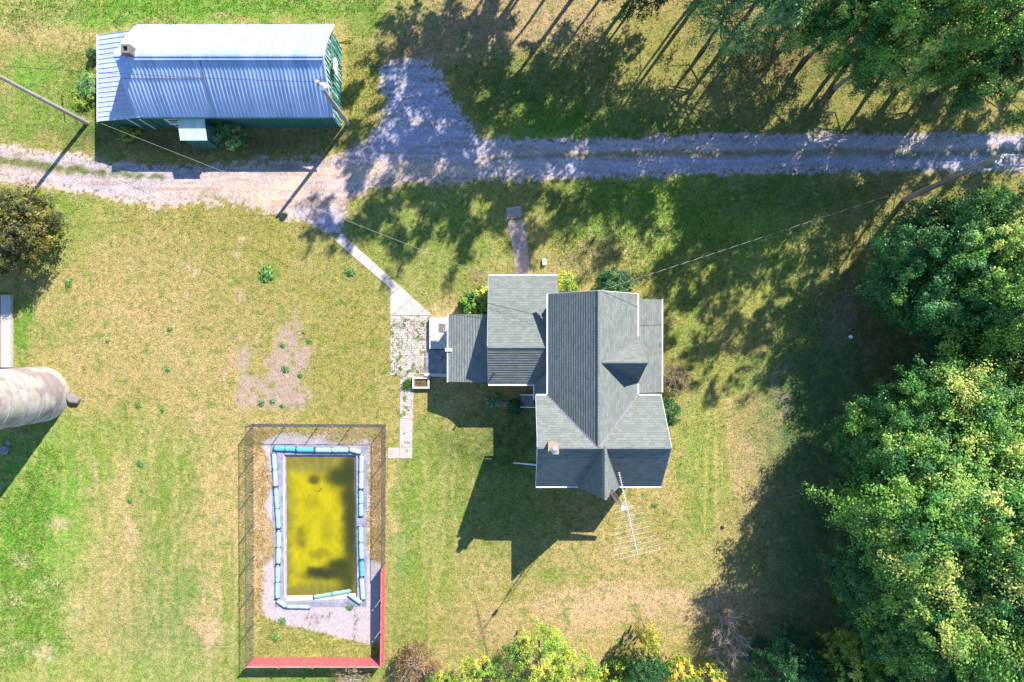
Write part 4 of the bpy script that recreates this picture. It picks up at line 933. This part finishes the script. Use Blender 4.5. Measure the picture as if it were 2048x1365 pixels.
rf = empty('board_fence', P(769,1312), 'faded red board fence round the lower right corner of the pool', 'fence')
RH = 1.45; rc = [P(770.5,1126), P(769,1314), P(506,1314)]
for s_i, (a, c) in enumerate(zip(rc[:-1], rc[1:])):
    L_ = (c-a).length; d = (c-a)/L_; nrm = Vector((d.y, -d.x, 0))
    if (nrm.dot(P(640,1100)-a)) > 0: nrm = -nrm     # points outwards
    n_p = round(L_/2.3); r_ = random.Random(s_i)
    for k in range(n_p):
        b = MB(); u = L_*k/n_p+.04; e = L_*(k+1)/n_p-.03
        while u < e-.05:
            w_ = min(.14, e-u); h_ = RH+r_.uniform(-.012,.012); q0 = a+d*u; q1 = a+d*(u+w_-.024)
            b.hexa([q0, q1, q1-nrm*.025, q0-nrm*.025] , [q+Vector((0,0,h_)) for q in (q0, q1, q1-nrm*.025, q0-nrm*.025)]); u += .14
        b.build('board_panel', M['red'], rf)
        b = MB()
        for zz in (.35, 1.2): b.bar(a+d*(L_*k/n_p+.05)+nrm*.03+Vector((0,0,zz)), a+d*(L_*(k+1)/n_p-.05)+nrm*.03+Vector((0,0,zz)), .05, .09)
        b.bar(a+d*(L_*k/n_p+.06)+nrm*.012+Vector((0,0,RH+.04)), a+d*(L_*(k+1)/n_p-.05)+nrm*.012+Vector((0,0,RH+.04)), .09, .03)
        b.build('rail', M['grayw'] if s_i else M['red'], rf)
    for k in range(n_p+1):
        if s_i and k == 0: continue
        p = a+d*(L_*k/n_p)+nrm*.06; b = MB(); b.bar(p, p+Vector((0,0,RH+.12)), .09, .09, up=(1,0,0)); b.build('post', M['red'], rf)
# ---------------- vegetation
def leaves_mesh(name, cen, nrm, size, col, seed, m, aspect=.6):
    r = np.random.RandomState(seed); n = len(cen)
    nrm = nrm/np.linalg.norm(nrm, axis=1, keepdims=True)
    a = r.normal(size=(n, 3)); u = np.cross(nrm, a); u /= np.linalg.norm(u, axis=1, keepdims=True)+1e-9; v = np.cross(nrm, u)
    s = (size*r.uniform(.6, 1.35, n))[:, None]; fold = nrm*s*.18
    V = np.stack([cen-u*s, cen-v*s*aspect+fold, cen+u*s, cen+v*s*aspect+fold], 1).reshape(-1, 3)
    Fq = np.arange(n*4).reshape(-1, 4)
    me = attr_mesh(name, V[:, 0], V[:, 1], V[:, 2], Fq, m)
    set_attrs(me, np.repeat(np.clip(col, .003, .8), 4, 0), None); return me
def crown_data(seed, R_, Rz, zc, nclump, nleaf, leaf, pal, rough=.3, csize=.17, inner=.25, zlow=-.5):
    r = np.random.RandomState(seed)
    d = r.normal(size=(nclump*3, 3)); d /= np.linalg.norm(d, axis=1, keepdims=True); d = d[d[:, 2] > zlow][:nclump]; n = len(d)
    ang = np.arctan2(d[:, 1], d[:, 0])
    lob = 1+rough*(fbm(d[:, 0]*2.2+seed*3.1+9, d[:, 1]*2.2+d[:, 2]*1.7+9, seed, 3)-.5)*2
    lob = np.clip(lob, .6, 1.16)
    rad = lob*np.where(r.uniform(size=n) < inner, r.uniform(.35, .8, n), r.uniform(.82, 1.03, n))
    cc = np.stack([d[:, 0]*rad*R_, d[:, 1]*rad*R_, d[:, 2]*rad*Rz+zc], 1)
    cs = R_*csize*r.uniform(.6, 1.35, n)
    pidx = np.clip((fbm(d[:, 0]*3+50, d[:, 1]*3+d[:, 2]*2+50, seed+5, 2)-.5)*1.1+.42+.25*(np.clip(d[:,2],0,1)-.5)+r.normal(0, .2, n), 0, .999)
    pal = np.array(pal); pc = pal[(pidx*len(pal)).astype(int)]
    nl = np.maximum(8, (nleaf*(cs/cs.mean())**2).astype(int)); idx = np.repeat(np.arange(n), nl); m = len(idx)
    ld = r.normal(size=(m, 3)); ld /= np.linalg.norm(ld, axis=1, keepdims=True); lr = r.uniform(0, 1, m)**.45
    # clump stretched outwards like a leafy shoot
    NS = 6; so = np.clip(r.normal(size=(n, NS, 3))*.55, -.8, .8)+d[:, None, :]*.35; ss_ = r.uniform(.28, .6, (n, NS)); k = r.randint(0, NS, m)
    axis_ = so[idx, k]/(np.linalg.norm(so[idx, k], axis=1, keepdims=True)+1e-6)
    cen = cc[idx]+(so[idx, k]+ld*(lr*ss_[idx, k])[:, None]*np.array([1, 1, .75])+axis_*(r.uniform(-.7, .7, m)*ss_[idx, k]*1.3)[:, None])*(cs[idx]*1.15)[:, None]
    cen[:, 2] = np.maximum(cen[:, 2], .12)
    nr = ld*.6+d[idx]*.5+np.array([0, 0, .75])+r.normal(size=(m, 3))*.45
    col = pc[idx]*(1+.35*r.normal(size=(m, 1))*.5)*(1+.1*r.normal(size=(m, 3)))
    return cc, cen, nr, np.full(m, leaf), col
def trunk_mb(seed, cc, zc, r0, nl, h0=0, low=.35, twigs=False):
    rr_ = random.Random(seed); b = MB(); top = max(q[2] for q in cc)*.86
    pts = []; rad = []
    for i in range(9):
        u = i/8; pts.append(Vector((rr_.uniform(-.12,.12)*u*2, rr_.uniform(-.12,.12)*u*2, -.1+u*top))); rad.append(r0*(1-u*.88)*(1.35 if i == 0 else 1))
    b.tube(pts, rad, 9)
    sel = rr_.sample(range(len(cc)), min(nl, len(cc)))
    for k in sel:
        e = Vector([float(q) for q in cc[k]]); hz = max(zc*low, min(top*.9, e.z-.45*math.hypot(e.x, e.y)-.3)); s = Vector((0,0,hz)); u = hz/top
        mid = s.lerp(e, .5)+Vector((rr_.uniform(-.2,.2), rr_.uniform(-.2,.2), -.12*(e-s).length)); rl = r0*(1-u*.85)*.45
        b.tube([s, mid, e], [rl, rl*.6, .018], 5, False)
        if twigs:
            for _ in range(3):
                t_ = e+Vector((e.x, e.y, 0)).normalized()*rr_.uniform(.2,.8)+Vector((rr_.uniform(-.5,.5), rr_.uniform(-.5,.5), rr_.uniform(-.2,.5))); b.tube([mid.lerp(e,.6), e, t_], [.03,.02,.006], 4, False)
    return b
M['bark'] = noisy('bark', A(120,108,98), .4, 8, .95, .6); M['pbark'] = noisy('pale_bark', A(190,180,170), .3, 8, .9, .4); M['twig'] = noisy('bare_twig', A(235,212,208), .3, 10, .9, .2)
def GL(*c): return [np.array([min(.75, lin(q)/1.02) for q in k]) for k in c]
PAL = {
 'green': GL((42,90,48),(56,110,52),(74,128,60),(112,154,66),(84,136,84)),
 'yellow': GL((96,140,52),(140,165,60),(176,184,70),(204,196,80),(120,150,56)),
 'bluish': GL((62,116,66),(94,146,84),(128,168,98),(158,186,108),(76,128,62)),
 'mixed': GL((52,104,48),(76,128,52),(108,154,58),(130,162,70),(168,180,88)),
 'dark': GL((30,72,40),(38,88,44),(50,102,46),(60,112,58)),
 'teal': GL((30,84,62),(44,104,80),(58,118,92),(40,92,60)),  # teal of foliage in shade, put into the leaf colour
 'olive': GL((70,76,40),(100,100,48),(126,122,58),(80,88,60),(164,150,62)),
 'tan': GL((120,108,76),(150,132,96),(130,120,84),(160,138,104)),
 'red': GL((110,88,60),(128,98,72),(140,114,88),(104,94,60)),
 'gold': GL((120,140,50),(170,172,60),(214,196,76),(220,180,72),(96,130,50)),
}
PROTO = {}
M['leaf'] = leaf_mat('crown_leaf', .2, .35, .45)
def proto(key, pal, seed, R_, Rz, zc, ncl, nlf, leaf, rough=.3, csize=.18, inner=.2, zlow=-.5, r0=.22, nl=26, bark='bark', twigs=False):
    cc, cen, nr, sz, col = crown_data(seed, R_, Rz, zc, ncl, nlf, leaf, PAL[pal], rough, csize, inner, zlow)
    cm = leaves_mesh('crown', cen, nr, sz, col, seed, M['leaf'])
    tb_ = trunk_mb(seed, cc, zc, r0, nl, twigs=twigs); LOCAL[0] = True; o = tb_.build('trunk', M[bark]); LOCAL[0] = False; tm = o.data; bpy.data.objects.remove(o)
    PROTO[key] = (cm, tm, R_, zc)
def place(key, px, py, zc, R_, label, name='broadleaf_tree', cat='tree', group=None, rot=None, ground=None, sz=None, stem='trunk'):
    cm, tm, R0, zc0 = PROTO[key]; s = R_/R0; k = (zc/zc0) if sz is None else sz
    base = P(*ground) if ground else Vector((P(px, py, zc).x, P(px, py, zc).y, 0))
    t = empty(name, base, label, cat, group); t.scale = (s, s, k); t.rotation_euler.z = rot if rot is not None else random.Random(hash((px, py)) & 0xffff).uniform(0, 6.28)
    for n_, me in (('crown', cm), (stem, tm)):
        if me is None: continue
        o = bpy.data.objects.new(n_, me); C.objects.link(o); o.parent = t
    return t
LF = .068
proto('g1', 'green', 11, 4.3, 3.6, 5.4, 170, 480, LF, .5)
proto('g2', 'mixed', 12, 4.3, 3.9, 6.0, 170, 480, LF, .55)
proto('g3', 'mixed', 13, 4.3, 4.2, 6.6, 170, 480, LF, .6, twigs=True, bark='pbark')
proto('gs', 'mixed', 31, 4.0, 3.6, 7.5, 85, 330, LF, .55, csize=.17, twigs=True, nl=60)
proto('b1', 'bluish', 14, 4.0, 3.6, 7.5, 125, 150, LF, .5, csize=.15, twigs=True, nl=60)
proto('y1', 'yellow', 15, 2.6, 2.6, 3.8, 100, 190, .062, .5, csize=.2, r0=.12)
proto('d1', 'dark', 16, 2.6, 2.4, 3.0, 190, 150, .062, .35, r0=.12)
proto('t1', 'teal', 17, 3.4, 2.8, 3.6, 200, 150, .07, .4, r0=.16)
proto('airy', 'green', 18, 4.2, 3.6, 16.0, 23, 380, .11, .55, csize=.2, inner=.45, zlow=-.8, r0=.17, nl=45)
proto('airy2', 'bluish', 19, 4.0, 3.4, 12.0, 24, 380, .11, .55, csize=.2, inner=.45, zlow=-.8, r0=.15, nl=45)
proto('olive', 'olive', 20, 2.2, 1.9, 2.2, 170, 150, .058, .35, csize=.18, r0=.1)
proto('shrub', 'dark', 21, 1.1, .9, .85, 90, 80, .05, .2, csize=.2, zlow=-.6, r0=.05, nl=12)
proto('yshrub', 'gold', 22, 1.1, 1.3, 1.3, 70, 60, .06, .5, csize=.2, zlow=-.7, r0=.05, nl=12)
proto('rshrub', 'red', 23, 1.2, .9, .9, 110, 70, .035, .3, csize=.18, zlow=-.5, r0=.04, nl=40, bark='twig')
proto('tshrub', 'tan', 26, 1.2, .9, .9, 80, 60, .03, .3, csize=.18, zlow=-.5, r0=.04, nl=60, bark='twig')
proto('lshrub', 'yellow', 24, 1.0, .7, .7, 60, 50, .06, .4, csize=.2, zlow=-.6, r0=.04, nl=10)
proto('bshrub', 'bluish', 25, 1.0, .8, .9, 60, 50, .05, .5, csize=.2, zlow=-.6, r0=.04, nl=20, bark='pbark', twigs=False)
GR = 'large trees of the right-hand grove'
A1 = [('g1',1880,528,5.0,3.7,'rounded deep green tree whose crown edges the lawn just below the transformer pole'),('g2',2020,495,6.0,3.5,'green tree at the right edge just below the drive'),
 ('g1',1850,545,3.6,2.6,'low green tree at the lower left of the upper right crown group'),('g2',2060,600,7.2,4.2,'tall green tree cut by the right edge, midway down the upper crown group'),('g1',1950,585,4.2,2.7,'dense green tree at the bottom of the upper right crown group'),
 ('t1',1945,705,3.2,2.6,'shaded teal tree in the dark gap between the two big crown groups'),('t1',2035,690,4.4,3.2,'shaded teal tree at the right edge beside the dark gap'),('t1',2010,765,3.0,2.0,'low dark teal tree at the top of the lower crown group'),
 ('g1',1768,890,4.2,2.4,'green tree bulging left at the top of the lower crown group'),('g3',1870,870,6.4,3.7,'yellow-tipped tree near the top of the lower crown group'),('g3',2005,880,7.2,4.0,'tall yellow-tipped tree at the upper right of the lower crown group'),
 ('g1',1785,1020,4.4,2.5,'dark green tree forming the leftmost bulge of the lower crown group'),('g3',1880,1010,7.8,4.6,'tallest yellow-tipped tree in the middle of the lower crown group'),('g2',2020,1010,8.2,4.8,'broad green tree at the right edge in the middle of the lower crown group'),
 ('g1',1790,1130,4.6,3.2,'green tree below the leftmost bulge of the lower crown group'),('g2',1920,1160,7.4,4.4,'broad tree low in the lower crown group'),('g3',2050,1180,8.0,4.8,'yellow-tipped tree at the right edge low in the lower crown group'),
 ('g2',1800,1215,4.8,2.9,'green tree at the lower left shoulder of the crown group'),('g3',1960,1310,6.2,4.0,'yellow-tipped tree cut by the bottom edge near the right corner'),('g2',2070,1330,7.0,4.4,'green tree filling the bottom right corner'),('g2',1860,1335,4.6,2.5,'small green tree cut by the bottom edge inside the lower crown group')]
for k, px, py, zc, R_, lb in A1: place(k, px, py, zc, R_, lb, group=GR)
for k, px, py, zc, R_, lb in [('d1',1575,1330,2.4,2.2,'small dark green tree at the bottom edge right of the bare shrub'),('y1',1700,1330,3.2,1.7,'small yellow tree at the bottom edge left of the big crown group'),('d1',1650,1370,2.6,1.9,'low dark green tree cut by the bottom edge behind the yellow one'),('d1',1770,1370,3,1.9,'low dark tree cut by the bottom edge under the crown group'),
  ('y1',1080,1325,4.0,1.75,'yellow-green tree at the bottom edge, largest below the farmhouse'),('y1',1150,1355,3.2,1.35,'yellow-green tree leaning on the right side of the largest one at the bottom edge'),('y1',965,1358,2.8,1.3,'pale yellow-green tree at the bottom edge left of the largest one'),('y1',885,1382,2.4,1.0,'low yellow tree cut by the bottom edge beside the reddish bush'),
  ('d1',1290,1345,2,1.2,'dark green bush at the bottom edge below the golden sapling'),('olive',36,445,3.0,1.9,'olive and yellow bushy tree at the left edge below the drive'),('olive',10,490,2.4,1.8,'lower olive bushy tree at the left edge above the foundation strip'),('olive',72,435,1.8,1.0,'small olive bush on the right side of the left-edge tree')]:
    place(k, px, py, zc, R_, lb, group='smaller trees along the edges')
TR = [('b1',1475,-5,7.5,2.6,'pale bluish sparse tree at the top edge above the drive'),('b1',1560,-60,8,3.4,'pale sparse tree mostly above the top edge'),('g3',1800,75,8.0,2.9,'light green tree hanging lowest over the straw at the top right'),('gs',1735,0,8.6,3.2,'pale tree with bare grey branches at the top right'),
 ('gs',1935,20,8.2,3.5,'yellow-green tree at the top edge near the right corner'),('gs',2040,90,8.4,4.0,'deep green tree in the top right corner'),('g1',1975,95,6.0,2.4,'lower dark green tree just below the top right corner group'),('t1',1640,10,4.2,2.4,'dark shaded tree behind the bare branches at the top right'),('d1',1290,-65,6,1.9,'green tree tip poking in at the top edge'),('gs',1880,-60,10,3.4,'thin-crowned tree above the top right edge')]
for k, px, py, zc, R_, lb in TR: place(k, px, py, zc, R_, lb, group='trees along the top right edge')
TALL = [('airy',(1175,-45),17,4.0),('airy',(1080,-75),17,3.6),('airy',(1300,-55),17,4.2),('airy2',(1130,-130),12,4.2),('airy2',(1285,-120),12,4.2),('airy2',(1030,-170),11,3.4),('airy2',(1440,-70),12,4.0),('airy',(1425,-35),17,4.0),('airy',(1570,-35),16,4.0),
 ('airy2',(1150,-260),13,4.4),('airy',(1705,115),17,3.6),('airy',(1790,185),17,3.8),('airy',(1915,205),16,3.6),('airy2',(2180,-20),12,4.0),('airy2',(2080,-40),12,3.6),('airy',(1210,-170),15,4.0)]
WH = ['the lawn between drive and diagonal path','the drive just right of the barn','the lawn around the front walk','the rough patch right of the gravel fork','the drive below the top middle','the gravel fork tip','the drive above the farmhouse','the lawn right of the front walk','the lawn above the main roof','the far top right drive stretch','the bare soil at the top middle','the top edge left of the bare soil','the gravel fork and weeds','the weeds between fork and drive','the straw slope at the top right','the drive beside the transformer pole','the drive near the right edge','the left side of the fork','the streaked lawn right of the main roof','the far right of the drive']
for i, (k, g, zc, R_) in enumerate(TALL):
    place(k, 0, i, zc, R_, 'tall airy tree outside the frame shading '+WH[i], ground=g, group='tall trees standing beyond the picture edge')
for k, px, py, zc, R_, lb, nm in [('shrub',1232,572,.7,1.1,'round dark green shrub against the upper gable of the farmhouse','shrub'),('shrub',1333,826,.8,.85,'round dark green shrub under the right eave corner','shrub'),('lshrub',960,605,.7,1.15,'leafy yellow-green plants in the corner above the lean-to','shrub'),('shrub',940,612,.5,.7,'small dark shrub beside the yellow-green plants above the lean-to','shrub'),
 ('lshrub',1130,570,.5,.75,'pale yellow-green shrub in the nook between the wing and the main roof','shrub'),('tshrub',1352,757,1.0,1.0,'brown half-bare bush by the right porch edge','bush'),('rshrub',830,1335,1.2,1.35,'reddish brown bush at the bottom edge right of the pool fence','bush'),('tshrub',700,1366,.9,1.2,'brown bush cut by the bottom edge under the pool fence','bush'),
 ('lshrub',252,268,.5,.5,'small bright plant in the barn shadow by the lean-to corner','shrub'),('lshrub',280,262,.3,.25,'tiny bright plant in the barn shadow','shrub'),('bshrub',455,268,.9,.95,'bluish shrub in the barn shadow beside the entry bump-out','shrub'),('lshrub',470,282,.5,.4,'yellow-green shrub tip beside the bluish one in the barn shadow','shrub'),('bshrub',178,172,.5,.75,'weedy bush against the left wall of the barn lean-to','bush'),('lshrub',170,200,.3,.6,'low weeds below the weedy bush left of the barn','bush'),('shrub',186,110,.4,.35,'dark little bush at the upper left corner of the barn','bush'),
 ('yshrub',1297,1270,2.6,.55,'golden-tipped sapling standing up at the bottom edge','sapling'),('yshrub',1360,1350,1.5,1.0,'golden bush at the bottom edge right of the sapling','bush'),('yshrub',1420,1362,1.2,.9,'yellow bush cut by the bottom edge beside the bare shrub','bush'),('lshrub',1235,1362,1.2,1.2,'yellow-green bush cut by the bottom edge left of the sapling','bush'),
 ('tshrub',1000,1340,1.0,1.0,'brownish undergrowth between the yellow-green trees at the bottom edge','bush'),('shrub',1030,815,.3,.5,'dark plants in the shade beside the entry steps','shrub'),('bshrub',985,803,.25,.5,'low plants in the shade under the wing eave','shrub')]:
    place(k, px, py, zc, R_, lb, name=nm, cat=nm, stem='stem', sz=None)
# bare shrubs
def bare(px, py, h, n, label, seed, name='bare_shrub'):
    rr_ = random.Random(seed); b = MB(); base = P(px, py)
    t = empty(name, base, label, 'shrub')
    def br(p, d, L_, r, dep, bb):
        q = p+d*L_*.5+Vector((rr_.uniform(-.06,.06),)*3); e = p+d*L_; bb.tube([p, q, e], [r, r*.8, r*.6], 4, False)
        if dep:
            for _ in range(rr_.choice((2,3,3))): 
                nd = (d+Vector((rr_.uniform(-.6,.6), rr_.uniform(-.6,.6), rr_.uniform(-.25,.5)))).normalized(); br(e if rr_.random() < .6 else q, nd, L_*rr_.uniform(.55,.85), r*.6, dep-1, bb)
    for k in range(n):
        bb = MB(); a = rr_.uniform(0, 6.28); d = Vector((math.cos(a)*.4, math.sin(a)*.4, 1)).normalized(); br(base+Vector((rr_.uniform(-.2,.2), rr_.uniform(-.2,.2), -.05)), d, h*.36, .045, 5, bb); bb.build('stem', M['twig'], t)
bare(1440,1235,3.0,5,'leafless grey-pink shrub with upright twigs at the bottom edge',1); bare(1475,1275,2.6,4,'second leafless shrub, right of the taller bare one',2); bare(1425,1300,1.8,3,'low bare shrub at the bottom edge beside the yellow bush',4)
# weeds
def weed_mesh(seed, n, L_, pal):
    r = np.random.RandomState(seed); a = r.uniform(0, 6.28, n); rad = r.uniform(.1, .9, n)*L_; z = L_*.35*(1-rad/L_)+r.uniform(.02,.08,n)
    cen = np.stack([np.cos(a)*rad, np.sin(a)*rad, z], 1); nr = np.stack([np.cos(a)*.3, np.sin(a)*.3, np.ones(n)], 1)+r.normal(size=(n,3))*.3
    pal = np.array(PAL[pal]); return leaves_mesh('weed', cen, nr, np.full(n, L_*.22), pal[r.randint(0, len(pal), n)]*1.15, seed, M['leaf'], .35)
WM = [weed_mesh(40+i, 70, .3, 'green') for i in range(4)]
WEEDS = [(138,569,.34,'leafy green weed between the left bushy tree and the foundation strip'),(340,658,.24,'small green weed in the middle of the left lawn'),(216,682,.2,'small green weed in the lawn right of the foundation strip'),(337,740,.24,'green weed in the dry lawn left of the bare soil'),(278,811,.3,'leafy weed in the lawn right of the boulder'),(326,820,.2,'small weed right of the leafy one beyond the boulder'),
 (534,548,.62,'big ring of bright green weeds in the lawn left of the diagonal path'),(566,691,.24,'weed at the left edge of the bare soil patch'),(281,927,.3,'leafy weed in the lower left lawn'),(260,1001,.24,'weed in the lower left lawn below the leafy one'),(618,682,.24,'weed at the upper right edge of the bare soil'),(608,665,.2,'small weed above the bare soil peak'),(572,738,.35,'weed growing inside the bare soil patch'),(600,750,.25,'weed on the right inside the bare soil patch'),(523,806,.3,'weed at the lower edge of the bare soil'),(545,803,.25,'weed at the lower edge of the bare soil, right of its neighbour'),(565,812,.22,'small weed below the bare soil edge'),
 (700,545,.4,'weedy clump in the lawn left of the diagonal path bend'),(565,1242,.35,'yellowish tall weed at the lower left corner of the pool deck'),(553,1275,.45,'big yellowish weed in the long grass below the pool'),(818,760,.25,'weed beside the planter box'),(700,1215,.3,'weed in a crack of the lower pool deck'),(284,982,.16,'tiny weed in the lower left lawn'),(1310,1010,.25,'tiny weed tuft right of the antenna')]
for i, (px, py, s, lb) in enumerate(WEEDS):
    o = bpy.data.objects.new('weed', WM[i % 4]); C.objects.link(o); o.location = P(px, py, .01); o.scale = (s/.3,)*3; o.rotation_euler.z = i*1.7; tag(o, lb, 'weed', 'broad-leaved weeds in the lawn')
# long grass inside the pool fence and rough grass elsewhere
def long_grass(name, label, polys, n, hgt, wid, lean, cols, seed, nthr=.42, z0=0, soft=0):
    al = np.array([q for pg in polys for q in pg], float); r = np.random.RandomState(seed)
    px = r.uniform(al[:,0].min(), al[:,0].max(), n); py = r.uniform(al[:,1].min(), al[:,1].max(), n); sd = np.full(n, 1e9)
    for pg in polys: sd = np.minimum(sd, sdpoly(px, py, pg))
    k = (sd+(fbm(px/8, py/8, seed)-.5)*14+(fbm(px/30, py/30, seed+7)-.5)*soft+r.uniform(0,soft*.4,n) < 0) & (fbm(px/6, py/6, seed+3)+.3*r.uniform(-1,1,n) > nthr); px, py = px[k], py[k]
    X = (px-1024)*H/F; Y = -(py-682.5)*H/F; c = np.array(cols)[(np.clip(fbm(px/15, py/15, seed+9)*1.4-.2+r.normal(0,.12,len(px)), 0, .999)*len(cols)).astype(int)]
    me = blades(name, X, Y, hgt, wid, lean, seed, c, z0); return tag(link_mesh(name, me), label, 'grass', kind='stuff')
GD = [q*1.35 for q in [L(226,196,150), L(240,214,172), L(208,178,128), L(186,166,104), L(232,196,156)]]
GY = [q*1.2 for q in [L(204,204,112), L(226,214,140), L(176,190,92), L(214,200,130), L(156,176,86)]]
long_grass('long_grass', 'dry golden long grass along the left side inside the pool fence', [[(509,850),(524,850),(528,900),(545,960),(528,1010),(548,1060),(545,1110),(525,1130),(524,1225),(509,1312)]], 26000, .15, .04, 2.2, GD, 61)
long_grass('long_grass', 'dry tufts along the upper side inside the pool fence', [[(509,850),(768,851),(768,872),(705,888),(680,885),(640,872),(590,868),(560,862),(524,880),(509,900)]], 16000, .14, .04, 2.2, GD+GY, 62)
long_grass('long_grass', 'dry golden grass along the right side inside the pool fence', [[(745,870),(768,852),(769,1120),(742,1118),(737,1060),(735,1030),(745,1010),(740,960)]], 14000, .14, .04, 2.2, GD, 63)
long_grass('long_grass', 'tall yellow-green grass filling the lower end inside the pool fence', [[(509,1225),(530,1235),(565,1250),(620,1262),(680,1278),(735,1290),(764,1288),(764,1311),(509,1311)]], 26000, .2, .04, 2.0, GY, 64, .36)
long_grass('dead_weeds', 'brown dead weeds in the cracks of the lower pool deck', [[(612,1225),(628,1222),(650,1232),(640,1245),(620,1252),(610,1240)],[(652,1228),(664,1224),(664,1240),(654,1242)],[(706,1205),(718,1210),(714,1285),(706,1285)],[(738,960),(760,958),(758,980),(740,980)],[(736,1000),(750,1010),(740,1050),(734,1050)]], 9000, .2, .03, 1.0, [L(190,130,105), L(170,120,90), L(150,120,80)], 65, .40)
long_grass('rough_grass', 'dry fringe of longer grass along the outside of the pool fence', [[(772,850),(779,850),(779,1130),(772,1130)],[(495,840),(775,838),(775,847),(495,848)],[(480,890),(507,850),(507,1310),(480,1310)]], 16000, .16, .03, .8, GD+GY, 66, .42)
long_grass('rough_grass', 'rough bright tall grass at the upper left behind the barn', [[(0,-20),(780,-20),(770,45),(500,40),(250,55),(120,50),(60,70),(0,60)],[(120,110),(195,100),(193,240),(120,220)]], 40000, .12, .05, 1.6, [VIV*.9, GRN*1.1, VIV, OLV*1.1], 67, .5, soft=50)
long_grass('rough_grass', 'rough tall green grass in the lower left corner', [[(-20,1010),(110,870),(120,1000),(110,1100),(150,1180),(140,1300),(-20,1360)]], 40000, .12, .05, 1.6, [VIV*.95, GRN*1.15, VIV*1.1, GRN], 68, .5, soft=90)
long_grass('undergrowth', 'patchy undergrowth and weeds right of the barn and along the tree shade', [[(690,80),(760,90),(770,190),(755,250),(690,300),(684,240)],[(880,130),(1230,60),(1240,250),(990,262)]], 30000, .1, .05, 1.8, [DKG*1.2, GRN*1.2, OLV*1.2, GRN*1.3], 69, .5, soft=40)
long_grass('undergrowth', 'patchy weeds in the rough lawn above the farmhouse', [[(1060,370),(1400,380),(1500,500),(1380,640),(1330,600),(1120,550)]], 34000, .1, .05, 1.8, [VIV*.85, GRN, GRN*1.2, OLV], 70, .52, soft=60)
long_grass('patio_weeds', 'green weeds sprouting between the patio bricks', [[(782,636),(858,640),(856,745),(826,750),(824,780),(805,780),(800,750),(782,748)]], 9000, .06, .04, .8, [GRN, VIV*.8, OLV], 71, .60, .03)
long_grass('planter_weeds', 'weeds growing in the planter box', [[(831,759),(855,759),(855,772),(831,772)],[(805,765),(824,762),(824,778),(808,780)]], 900, .22, .05, .8, [GRN, VIV*.8, OLV], 72, .4, .1)
# small litter
r = np.random.RandomState(99); b = MB()
SP = [(1350,1190),(1690,515),(1700,525),(1722,542),(1560,405),(1566,415),(1640,1170),(1655,1160),(1000,790),(1010,795),(995,862),(1035,1060),(640,265),(645,262),(1480,1090),(1560,400),(1800,260),(1870,258),(1790,256),(230,560),(285,528),(378,540),(1060,135)]
for k in range(260):
    if k < 70: s = SP[k % len(SP)]; px, py = s[0]+r.normal(0,4), s[1]+r.normal(0,4)
    else: px, py = r.uniform(1400,1800), r.uniform(500,1300)
    a = r.uniform(0,6.28); l_ = r.uniform(.05,.2) if k < 70 else r.uniform(.015,.05); p = P(px, py, .04); d = Vector((math.cos(a), math.sin(a), .1))*l_
    b.tube([p-d, p+d*.2+Vector((0,0,.02)), p+d], [.012,.014,.005], 4)
tag(b.build('fallen_twigs', M['pbark']), 'pale fallen twigs and leaf bits scattered over the lawn', 'twigs', kind='stuff')
rock('lawn_ball', P(1700,674), .15, 1, 'white ball lying on the shaded right lawn', 'ball', M['white'], 9); rock('stone', P(1663,546), .11, .8, 'small pale stone on the upper right lawn near the crown edge', 'stone', M['conc'], 11); rock('stone', P(1445,1054), .13, .7, 'small dark object lying on the sunny lawn right of the antenna', 'stone', M['dark'], 12)
for i, (px, py, sz_, lb) in enumerate(((12,900,.35,'pale broken block in the silo shadow at the left edge'),(17,885,.22,'smaller pale block in the silo shadow'))): rock('concrete_block', P(px,py), sz_, .6, lb, 'block', M['conc2'], 20+i)
b = MB()
for dx in (0,.35,.7): b.bar(P(990,812)+Vector((dx-.5,.2-dx*.2,.06)), P(1035,808)+Vector((dx*.3,.1-dx*.5,.06+dx*.02)), .09, .04)
tag(recenter(b.build('plank_pile', M['grayw'])), 'few pale planks lying in the shade below the wing', 'planks')
